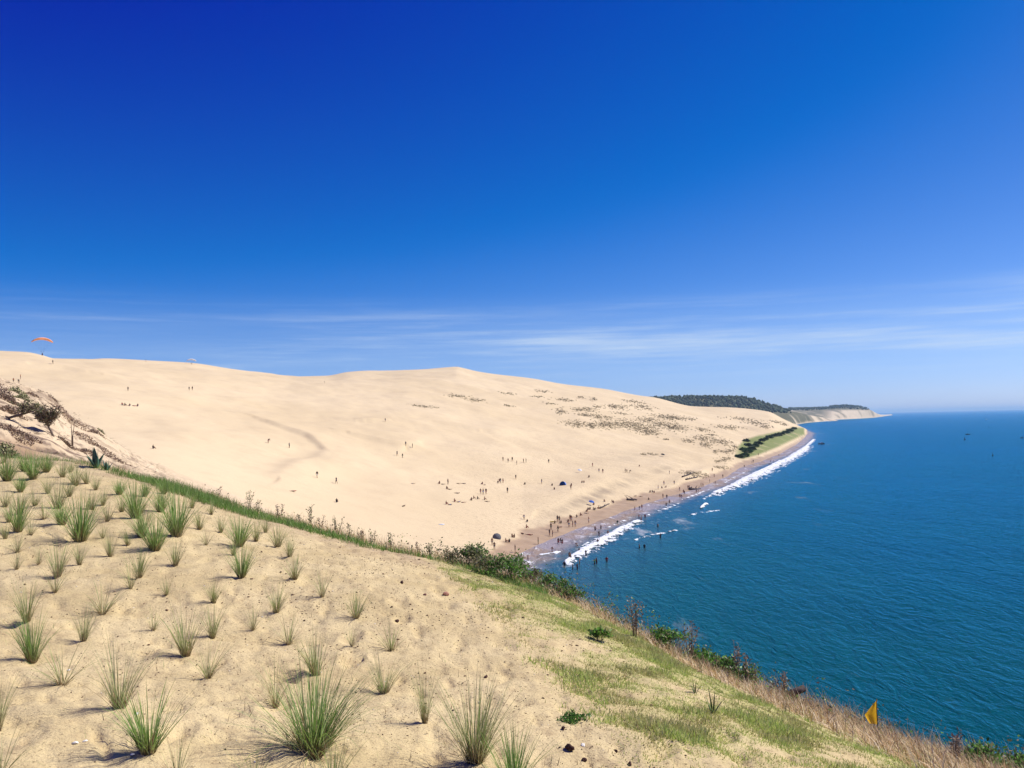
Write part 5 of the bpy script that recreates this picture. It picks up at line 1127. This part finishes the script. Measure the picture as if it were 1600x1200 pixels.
crowd([(190.5, 633, 'i'), (195, 634, 'i'), (203, 634.5, 'i'), (209.5, 634.5, 'l'), (215.5, 635, 'i')], 'in the resting row of five', 'five resting on the high dune', ['black', 'red', 'black'])
crowd([(239, 701, 'i')], 'alone on the sand beyond the bluff', 'walkers on the dune', ['black'])
crowd([(419, 692.5, 'b')], 'on the slope below the long sand lip', 'walkers on the dune', ['black'])
crowd([(452, 700, 's')], 'upright beside the long sand lip', 'walkers on the dune', ['grey'])
crowd([(495.5, 747, 'w')], 'coming down above the verge, inland of another', 'walkers on the dune', ['black'])
crowd([(525.5, 756, 'w')], 'coming down above the verge, lower than another', 'walkers on the dune', ['navy'])
crowd([(457.5, 768, 'l')], 'flat on a red towel on the lower slope', 'walkers on the dune', ['red'])
crowd([(526, 785, 'i')], 'hunched just above the tall weeds', 'walkers on the dune', ['black'])
crowd([(602, 659, 's')], 'on the small sand step at mid dune', 'walkers on the dune', ['black'])
crowd([(634, 697, 's'), (644.5, 700, 's')], 'on the curved sand step', 'walkers on the dune', ['black', 'grey'])
crowd([(620.5, 712.5, 'w'), (629, 716, 'w')], 'in the pair below the curved step', 'walkers on the dune', ['black', 'navy'])
crowd([(507, 599, 's')], 'as a dot under the dune saddle', 'walkers on the dune', ['grey'])
crowd([(714, 574, 's')], 'on the very summit of the dune', 'walkers on the dune', ['black'])
crowd([(631, 791, 'l')], 'alone on the slope above the orange grass', 'sunbathers on the slope', None)
crowd([(645, 756, 'l')], 'alone inland of the sunbathing groups', 'sunbathers on the slope', None)
crowd([(786, 720.5, 's'), (794, 722.5, 's'), (800.5, 721, 'w'), (807.5, 726, 's'), (818, 723, 's'), (822, 723, 's')], 'in the line of six strollers', 'six strollers across the dune')
crowd([(857.5, 724, 's')], 'apart, seaward of the six strollers', 'walkers on the dune', ['black'])
crowd([(687, 756, 'i'), (692, 757, 'l'), (698, 764, 'i'), (702, 765, 'l'), (700, 757, 's')], 'in the innermost sunbathing group', 'sunbathers on the slope')
crowd([(716, 756, 'l'), (724, 756, 'l')], 'in the pair lying side by side', 'sunbathers on the slope')
crowd([(714, 771, 'l')], 'alone between two sunbathing groups', 'sunbathers on the slope')
crowd([(757, 758, 'l'), (754, 757, 'i')], 'beside a long shadow in a couple', 'sunbathers on the slope')
crowd([(778, 755, 'i'), (782, 755, 's'), (786, 755, 's'), (780, 752, 'i')], 'in the foursome above the lone walker', 'sunbathers on the slope')
crowd([(751, 772, 's'), (755, 772.5, 's'), (759.5, 772.5, 's')], 'in the three standing together', 'sunbathers on the slope')
crowd([(793, 770.5, 's')], 'alone seaward of the three standing', 'walkers on the dune', ['black'])
crowd([(806, 749, 's')], 'alone inland of the blue tent', 'walkers on the dune', ['black'])
crowd([(820.5, 757, 'i')], 'alone, small, between walker and tent', 'sunbathers on the slope', ['green'])
crowd([(846.5, 756, 's')], 'on the bench inland of the blue tent', 'walkers on the dune', ['grey'])
crowd([(737, 782, 'i'), (740, 779, 'i'), (746, 780, 'i'), (757, 781, 'i'), (761, 784, 'l')], 'in the group below the three standing', 'sunbathers on the slope')
crowd([(697, 788, 'i'), (703, 789, 'l'), (710, 784, 'i'), (717, 784.5, 'l'), (724, 785.5, 'l')], 'in the lowest row of sunbathers', 'sunbathers on the slope')
crowd([(863, 759, 'i'), (866, 765, 'i')], 'just inland of the blue tent', 'people on the bench above the beach')
crowd([(893, 759, 'i'), (892, 765, 's')], 'just seaward of the blue tent', 'people on the bench above the beach')
crowd([(909.5, 754.5, 'i'), (912.5, 754.5, 'i'), (920.5, 746, 'i')], 'on the bench above the shaded step', 'people on the bench above the beach')
crowd([(926, 729.5, 's'), (936, 738, 's'), (942, 739.5, 's')], 'among the three on the upper bench', 'people on the bench above the beach')
crowd([(977, 738.5, 's'), (979.5, 739, 's'), (984, 739, 'b')], 'in the threesome with long shadows', 'people on the bench above the beach')
crowd([(999, 729, 'i'), (1046, 741, 's')], 'far along the bench', 'people on the bench above the beach')
crowd([(819, 812, 'b'), (824, 816, 'i'), (822.5, 825, 'i'), (827, 836, 'l'), (816, 834, 'l')], 'on the slope foot inland of the board', 'people on the near beach')
crowd([(800, 839, 'i'), (804, 840, 'i'), (790, 847, 'i'), (796, 847.5, 'i')], 'seated just above the brink shrubs', 'people on the near beach')
crowd([(769, 852, 's'), (772.5, 859, 's'), (805, 864, 's'), (825, 875, 's')], 'half hidden by the brink plants', 'people on the near beach')
crowd([(867, 818, 'i'), (871, 815, 's'), (874, 816, 's'), (877, 818, 'i'), (875.5, 824, 'l')], 'in the group around the yellow board', 'people on the near beach')
crowd([(888, 816, 'i'), (891, 814, 's'), (893, 815, 's'), (889, 824, 'b'), (895, 823.5, 's'), (899, 823.5, 's')], 'in the knot seaward of the yellow board', 'people on the near beach')
crowd([(901, 808.5, 'i'), (907, 805.5, 'i'), (916, 802.5, 'l'), (917.5, 799.5, 'i'), (919, 797, 'i'), (922, 796.5, 'i'), (927, 796.5, 'i'), (930, 797, 'i'), (935.5, 795, 'i'), (928, 789, 'i')], 'in the long row seated on dry sand', 'long row seated at the top of the beach')
crowd([(944, 784, 'i'), (956, 784.5, 'i'), (958, 786, 'i')], 'past the end of the seated row', 'people on the near beach')
crowd([(861, 828, 's'), (858.7, 837, 's'), (863.5, 838.5, 's'), (872, 832, 'w'), (841, 850.5, 's')], 'on the wet near sand', 'people on the near beach')
crowd([(872.5, 849, 'w'), (876, 848, 'w'), (878.5, 850, 'w'), (863, 862, 'h'), (902, 853.5, 'b'), (905, 864, 's'), (920, 817.5, 's')], 'in the swash inside the near breaker', 'people in the swash')
crowd([(930, 829.5, 's'), (939, 827, 's'), (936, 837, 's'), (950, 836.7, 's'), (934, 850, 'a'), (965, 818, 'b')], 'in the shallows beside the near breaker', 'people in the swash')
crowd([(915.5, 869, 'a'), (890, 872, 's'), (891.5, 875, 's'), (882, 886, 's'), (905.5, 882, 's'), (895, 891, 's'), (902, 890, 's')], 'in the foam of the near breaker', 'bathers', None, 0.55)
crowd([(929, 882, 'a'), (932, 881, 's'), (948, 879, 's')], 'wading just outside the near breaker', 'bathers', ['red', None, 'green'], 0.6)
crowd([(999, 856.5, 's'), (1007, 856, 's'), (1032, 840, 'a'), (1028, 823, 's')], 'bathing in open water', 'bathers', None, 0.9)
crowd([(998.5, 811.5, 's'), (1002, 815, 's'), (1008, 810, 's')], 'at the seaward end of the near breaker', 'bathers', ['red', None, 'red'], 0.4)
crowd([(992, 797, 's'), (999, 796.5, 's'), (1003, 793.5, 's')], 'in the threesome at the water edge', 'people on the middle beach')
crowd([(1036, 778.5, 's'), (1042, 779, 's'), (1041, 790.5, 's'), (1046, 786, 's')], 'wading off the middle beach', 'people on the middle beach')
crowd([(1013, 781, 'i'), (992.5, 775.5, 'l'), (1001, 776, 'l')], 'lying by the long driftwood trunk', 'people on the middle beach')
crowd([(1016, 769.5, 'i'), (1019, 769, 'i'), (1022, 770, 'i'), (1028.5, 765, 's'), (1034, 763, 'i'), (1041, 762, 'i'), (1037.5, 758, 's'), (1053.5, 757, 's')], 'along the top of the middle beach', 'people on the middle beach')
crowd([(1062.5, 777, 's'), (1065, 778, 's'), (1062, 767.5, 's'), (1068, 770.5, 's'), (1069.5, 772, 's'), (1075, 764.5, 's'), (1077, 764.5, 's'), (1088, 769.7, 's'), (1091, 769.7, 's')], 'in the crowd by the dark stranded trunk', 'people by the stranded trunk')
crowd([(1095.5, 760.7, 's'), (1098.5, 760.7, 's'), (1109, 754.7, 's'), (1117.5, 755.5, 's'), (1116, 745.7, 's'), (1129.5, 747, 's'), (1113, 736.7, 's')], 'strung out beyond the stranded trunk', 'people on the far beach')
crowd([(1128.5, 769, 's'), (1122, 772.7, 's'), (1174.5, 751.7, 'a')], 'bathing at the long far breaker', 'bathers', None, 0.5)
crowd([(1163, 730, 's'), (1175, 724, 's'), (1177, 723, 's'), (1185, 712, 's'), (1197, 708, 's'), (1217, 712, 's'), (1202, 727, 's'), (1204, 721.7, 's'), (1209, 721.7, 's')], 'on the beach below the grassed bank', 'people on the far beach')

# ------------------------------------------------------------------ paragliders
for nm, c in (('orange_canopy', (0.80, 0.33, 0.14)), ('pale_canopy', (0.62, 0.62, 0.66))):
    k_ = NB(nm, 0.6, 0.2); k_.base(k_.mix(k_.ramp(k_.noise(0.6, 3), 0.35, 0.65), c, tuple(min(1, v * 1.15 + 0.05) for v in c)))
def paraglider(px, py, r_, width, drop, label, plabel, mat, tilt):
    az, tn = pix_dir(px, py); a = math.radians(float(az)); q = Vector((math.sin(a) * r_, math.cos(a) * r_, H0 + float(tn) * r_))
    e = empty('paraglider', q, label, 'paraglider', 'paragliders over the dune crest', -a + tilt)
    NS, NC = 40, 14; V, F = [], []; hw = width / 2
    for i in range(NS + 1):
        s = -1 + 2 * i / NS; ang = s * 0.85; x = math.sin(ang) * hw / math.sin(0.85); z = drop - (1 - math.cos(ang)) * hw * 1.05
        ch = 2.5 * math.sqrt(max(0.0, 1 - (abs(s) ** 2.2) * 0.86))
        for k in range(NC):
            t = 2 * math.pi * k / NC; cy = math.cos(t) * 0.5; th = math.sin(t) * 0.16 * (1.1 - cy) * (1 + 0.06 * math.sin(i * math.pi / 2)); 
            V.append((x + math.sin(ang) * th * ch, cy * ch, z + math.cos(ang) * th * ch + cy * ch * -0.22))
    for i in range(NS):
        for k in range(NC): F.append((i * NC + k, i * NC + (k + 1) % NC, (i + 1) * NC + (k + 1) % NC, (i + 1) * NC + k))
    F.append(tuple(range(NC))); F.append(tuple(range(NS * NC, NS * NC + NC))[::-1])
    mesh_obj('canopy', V, F, mat, e)
    L = []
    for i in range(2, NS - 1, 4):
        for k in (0, NC // 2): L.append(([V[i * NC + k], (0.22 if i > NS / 2 else -0.22, 0, 1.3)], [0.006, 0.006]))
    tubes_obj('lines', L, 'grey_cloth', e, 3)
    V, F = [], []
    prof = [(0.0, -.45), (.24, -.4), (.30, -.1), (.26, .2), (.14, .5), (.0, .55)]
    for (rr, yy) in prof:
        for k in range(10): t = 2 * math.pi * k / 10; V.append((math.cos(t) * max(rr, .02) * .85, yy * -1, math.sin(t) * max(rr, .02) + .32))
    for i in range(len(prof) - 1):
        for k in range(10): F.append((i * 10 + k, i * 10 + (k + 1) % 10, i * 10 + 10 + (k + 1) % 10, i * 10 + 10 + k))
    mesh_obj('harness', V, F, 'navy_cloth', e)
    person(0, 0, 'sitting', plabel, 'paraglider pilots', 'navy', 'navy', rz=-a + tilt, pos=q + Vector((0, 0, .22)), skin='brown_skin')
paraglider(66, 555.5, 480, 9.2, 8.0, 'orange paraglider flying above the inland dune crest', 'dark clad pilot hanging under the orange paraglider', 'orange_canopy', 0.2)
paraglider(299, 569.5, 740, 7.5, 3.9, 'pale grey paraglider skimming the dune crest', 'pilot hanging under the pale grey paraglider', 'pale_canopy', 0.35)

# ------------------------------------------------------------------ boats and buoys
for nm, c in (('boat_dark', (0.012, 0.03, 0.06)), ('boat_white', (0.72, 0.74, 0.76)), ('boat_glass', (0.02, 0.05, 0.07)), ('buoy_dark', (0.02, 0.05, 0.08))):
    k_ = NB(nm, 0.35, 0.4); k_.base(k_.mix(k_.noise(2.0, 3), tuple(v * 0.9 for v in c), c))
def boat(px, py, L, label, hull_mat, rz, cabin=True, group='boats out on the bay'):
    q = sea_pt(px, py); e = empty('motorboat', q, label, 'boat', group, rz); B = L * 0.34; n = 12; V, F = [], []
    for i in range(n + 1):
        t = i / n; x = (t - 0.5) * L; b = B / 2 * (1 - max(0, (t - .45) / .55) ** 2.2) * (0.9 + .1 * min(1, t * 4)); sheer = L * (0.13 + 0.07 * max(0, t - .3) ** 1.5); b = max(b, .03)
        V += [(x, -b, sheer), (x, -b * .82, .02), (x, 0, -.25 + .2 * t ** 3), (x, b * .82, .02), (x, b, sheer), (x, b * .8, sheer - .02), (x, b * .72, L * .07), (x, -b * .72, L * .07), (x, -b * .8, sheer - .02)]
    for i in range(n):
        for k in range(9): F.append((i * 9 + k, i * 9 + (k + 1) % 9, i * 9 + 9 + (k + 1) % 9, i * 9 + 9 + k))
    F.append(tuple(range(9))[::-1]); F.append(tuple(range(n * 9, n * 9 + 9)))
    mesh_obj('hull', V, F, hull_mat, e, smooth_=False)
    def prism(nm, x0, x1, w, z0, z1, slope, mat, par):
        V = [(x0, -w, z0), (x1, -w, z0), (x1, w, z0), (x0, w, z0), (x0 + slope * .3, -w * .85, z1), (x1 - slope, -w * .8, z1), (x1 - slope, w * .8, z1), (x0 + slope * .3, w * .85, z1)]
        return mesh_obj(nm, V, [(0, 3, 2, 1), (4, 5, 6, 7), (0, 1, 5, 4), (1, 2, 6, 5), (2, 3, 7, 6), (3, 0, 4, 7)], mat, par, smooth_=False)
    if cabin:
        c = prism('cabin', -L * .16, L * .22, B * .33, L * .08, L * .30, L * .10, 'boat_white', e); prism('windscreen', L * .08, L * .235, B * .30, L * .19, L * .285, L * .075, 'boat_glass', c)
    else:
        prism('console', -L * .05, L * .10, B * .22, L * .06, L * .30, L * .05, 'boat_dark', e)
    prism('outboard', -L * .56, -L * .49, B * .12, -.2, L * .22, .05, 'boat_dark', e)
    return e
boat(1284, 694, 6.6, 'white cabin motorboat with dark hull off the far beach', 'boat_dark', R(8))
boat(1512, 679, 5.6, 'small dark open boat farther out on the bay', 'boat_dark', R(175), False)
boat(1597, 684.5, 4.5, 'dark boat lying farther seaward than the small open boat', 'boat_dark', R(20), False)
boat(1541, 655.5, 7.0, 'tiny white boat near the horizon', 'boat_white', R(0))
def buoy(px, py, s, label):
    q = sea_pt(px, py); e = empty('buoy', q, label, 'buoy', 'buoys on the bay')
    prof = [(.05, -.6), (.55, -.4), (.6, .1), (.45, .5), (.2, .8), (.14, 1.5), (.05, 1.6)]; V, F = [], []
    for (rr, zz) in prof:
        for k in range(12): t = 2 * math.pi * k / 12; V.append((math.cos(t) * rr * s, math.sin(t) * rr * s, zz * s))
    for i in range(len(prof) - 1):
        for k in range(12): F.append((i * 12 + k, i * 12 + (k + 1) % 12, i * 12 + 12 + (k + 1) % 12, i * 12 + 12 + k))
    mesh_obj('float', V, F, 'buoy_dark', e)
    tubes_obj('topmark', [([(0, 0, 1.5 * s), (0, 0, 2.1 * s)], [.05 * s, .22 * s])], 'buoy_dark', e, 8)
buoy(1507.5, 687, 1.5, 'dark buoy in front of the small open boat'); buoy(1545, 668, 1.2, 'tiny dark buoy beyond the small open boat'); buoy(1551, 712, 0.9, 'small green-dark buoy on the open water')

# ------------------------------------------------------------------ things on the beach
k_ = NB('tent_blue', 0.6, 0.2); k_.base(k_.mix(k_.noise(1.5, 2), (0.03, 0.14, 0.55), (0.05, 0.22, 0.68)))
q = DUNE.hit(879.5, 758, 150); e = empty('beach_tent', q, 'blue dome beach tent on the bench', 'tent', None, R(-20)); V, F = [], []; NU, NV = 14, 8
for i in range(NV + 1):
    v = i / NV * math.pi / 2
    for k in range(NU + 1):
        u = math.pi * (k / NU) * 1.35 - 0.55; V.append((math.cos(u) * math.cos(v) * 1.35, math.sin(u) * math.cos(v) * 1.1, math.sin(v) * 1.45))
for i in range(NV):
    for k in range(NU): a = i * (NU + 1) + k; F.append((a, a + 1, a + NU + 2, a + NU + 1))
o = mesh_obj('canopy', V, F, 'tent_blue', e); o.modifiers.new('thickness', 'SOLIDIFY').thickness = 0.02
for u in (-0.55, 1.25, math.pi * 1.35 - 0.55):
    tubes_obj('pole', [([(math.cos(u) * math.cos(v) * 1.37, math.sin(u) * math.cos(v) * 1.12, math.sin(v) * 1.47) for v in np.linspace(0, 1.57, 8)], [.02] * 8)], 'grey_cloth', e, 5)
mesh_obj('groundsheet', [(-1.2, -.9, .05), (1.2, -.9, .05), (1.2, .9, .05), (-1.2, .9, .05), (-1.2, -.9, .0), (1.2, -.9, .0), (1.2, .9, .0), (-1.2, .9, .0)], [(0, 1, 2, 3), (4, 7, 6, 5), (0, 4, 5, 1), (1, 5, 6, 2), (2, 6, 7, 3), (3, 7, 4, 0)], 'navy_cloth', e, smooth_=False)
def parasol(px, py, label, mat, rad=1.0, tilt=0.3, h=1.7):
    q = DUNE.hit(px, py, 150); e = empty('beach_parasol', q, label, 'parasol'); top = Vector((0, 0, h)); V, F = [tuple(top)], []; n = 16
    for ring in (0.5, 1.0):
        for k in range(n): t = 2 * math.pi * k / n; V.append((math.cos(t) * rad * ring, math.sin(t) * rad * ring, h - .42 * rad * ring ** 1.5 - (.04 if k % 2 and ring == 1 else 0)))
    for k in range(n):
        F.append((0, 1 + k, 1 + (k + 1) % n)); F.append((1 + k, 1 + n + k, 1 + n + (k + 1) % n, 1 + (k + 1) % n))
    o = mesh_obj('canopy', V, F, mat, e, smooth_=False); o.modifiers.new('thickness', 'SOLIDIFY').thickness = 0.015
    tubes_obj('pole', [([(0, 0, -.2), (0, 0, h)], [.025, .02])], 'white_cloth', e, 6); e.rotation_euler = (tilt, 0.2, 0)
parasol(905, 738.5, 'white parasol alone on the upper bench', 'white_cloth'); parasol(923, 789, 'blue parasol above the long seated row', 'blue_cloth'); parasol(1035, 713, 'dark parasol with long shadow near the grass tufts', 'black_cloth', 1.2); parasol(776, 841, 'dark grey parasol lying low above the brink shrubs', 'grey_cloth', 1.1, 1.1, 1.2)
def board(px, py, L, mat, label, name='bodyboard', rz=0.5, lift=.05):
    q = DUNE.hit(px, py, 150) + Vector((0, 0, lift)); V, F = [], []; n = 12
    for i in range(n + 1):
        t = i / n; w = L * .16 * math.sin(math.pi * min(max(t, .02), .98)) ** .55; z = .10 * (2 * t - 1) ** 2 * L * .3
        V += [((t - .5) * L, -w, z + .03), ((t - .5) * L, w, z + .03), ((t - .5) * L, w * .9, z - .03), ((t - .5) * L, -w * .9, z - .03)]
    for i in range(n):
        for k in range(4): F.append((i * 4 + k, i * 4 + (k + 1) % 4, i * 4 + 4 + (k + 1) % 4, i * 4 + 4 + k))
    F.append((3, 2, 1, 0)); F.append((n * 4, n * 4 + 1, n * 4 + 2, n * 4 + 3))
    o = mesh_obj(name, V, F, mat); o.location = q; o.rotation_euler = (0.5, 0.05, rz); return tag(o, label, 'board')
k_ = NB('yellow_foam', 0.5, 0.3); k_.base(k_.mix(k_.noise(2.0, 2), (0.72, 0.62, 0.04), (0.80, 0.70, 0.10)))
board(864, 817, 2.1, 'yellow_foam', 'yellow board propped beside the beach group', 'surfboard', 2.6, .35)
board(690, 820, 1.6, 'boat_white', 'white board lying on the slope above the brink', 'surfboard', 0.3, .1)
def driftwood(px0, py0, px1, py1, rad, label, seed, branches=3):
    A = DUNE.hit(px0, py0, 150); B = DUNE.hit(px1, py1, 150); g = np.random.default_rng(seed); e = empty('driftwood_trunk', A, label, 'driftwood', 'trunks stranded on the beach'); d = B - A; n = 6
    pts = [d * (i / n) + Vector((g.normal() * rad * .6, g.normal() * rad * .6, rad * .7 + abs(g.normal()) * rad * .3)) for i in range(n + 1)]
    t_ = tubes_obj('trunk', [(pts, [rad * (1.2 - .7 * i / n) for i in range(n + 1)])], 'weathered_wood', e, 8)
    for k in range(branches):
        p = pts[1 + k % (n - 1)]; tip = p + Vector((g.normal() * 1.2, g.normal() * 1.2, g.uniform(.6, 1.8))) ; tubes_obj('branch', [([p, (p + tip) / 2 + Vector((0, 0, .2)), tip], [rad * .4, rad * .3, rad * .12])], 'weathered_wood', e, 5)
driftwood(980, 781.5, 996, 782, .35, 'long dark trunk lying at the top of the wet sand', 61); driftwood(1078, 765.5, 1094, 766, .5, 'dark stranded trunk with roots amid the beach crowd', 62, 5); driftwood(1066, 746, 1084, 739, .3, 'driftwood line at the foot of the far slope', 63, 4); driftwood(1072, 750, 1090, 746, .3, 'lower driftwood line by the far slope', 64, 4); driftwood(938, 795, 952, 788, .25, 'thin trunk past the long seated row', 65, 2)

# ------------------------------------------------------------------ sea air
def haze_box(x0, x1, y0, y1, z0, z1, density):
    V = [(x0, y0, z0), (x1, y0, z0), (x1, y1, z0), (x0, y1, z0), (x0, y0, z1), (x1, y0, z1), (x1, y1, z1), (x0, y1, z1)]
    m = bpy.data.materials.new('sea_air'); m.use_nodes = True; n = m.node_tree.nodes; n.clear()
    out = n.new('ShaderNodeOutputMaterial'); v = n.new('ShaderNodeVolumePrincipled'); v.inputs['Color'].default_value = (0.55, 0.78, 1.0, 1); v.inputs['Density'].default_value = density; v.inputs['Anisotropy'].default_value = 0.0
    m.node_tree.links.new(v.outputs[0], out.inputs['Volume'])
    o = mesh_obj('haze', V, [(0, 3, 2, 1), (4, 5, 6, 7), (0, 1, 5, 4), (1, 2, 6, 5), (2, 3, 7, 6), (3, 0, 4, 7)], m, smooth_=False)
    return tag(o, 'thin bluish sea air over the bay', None, kind='stuff')

haze_box(-9000, 66000, -1500, 64000, -8, 135, 5.0e-5)
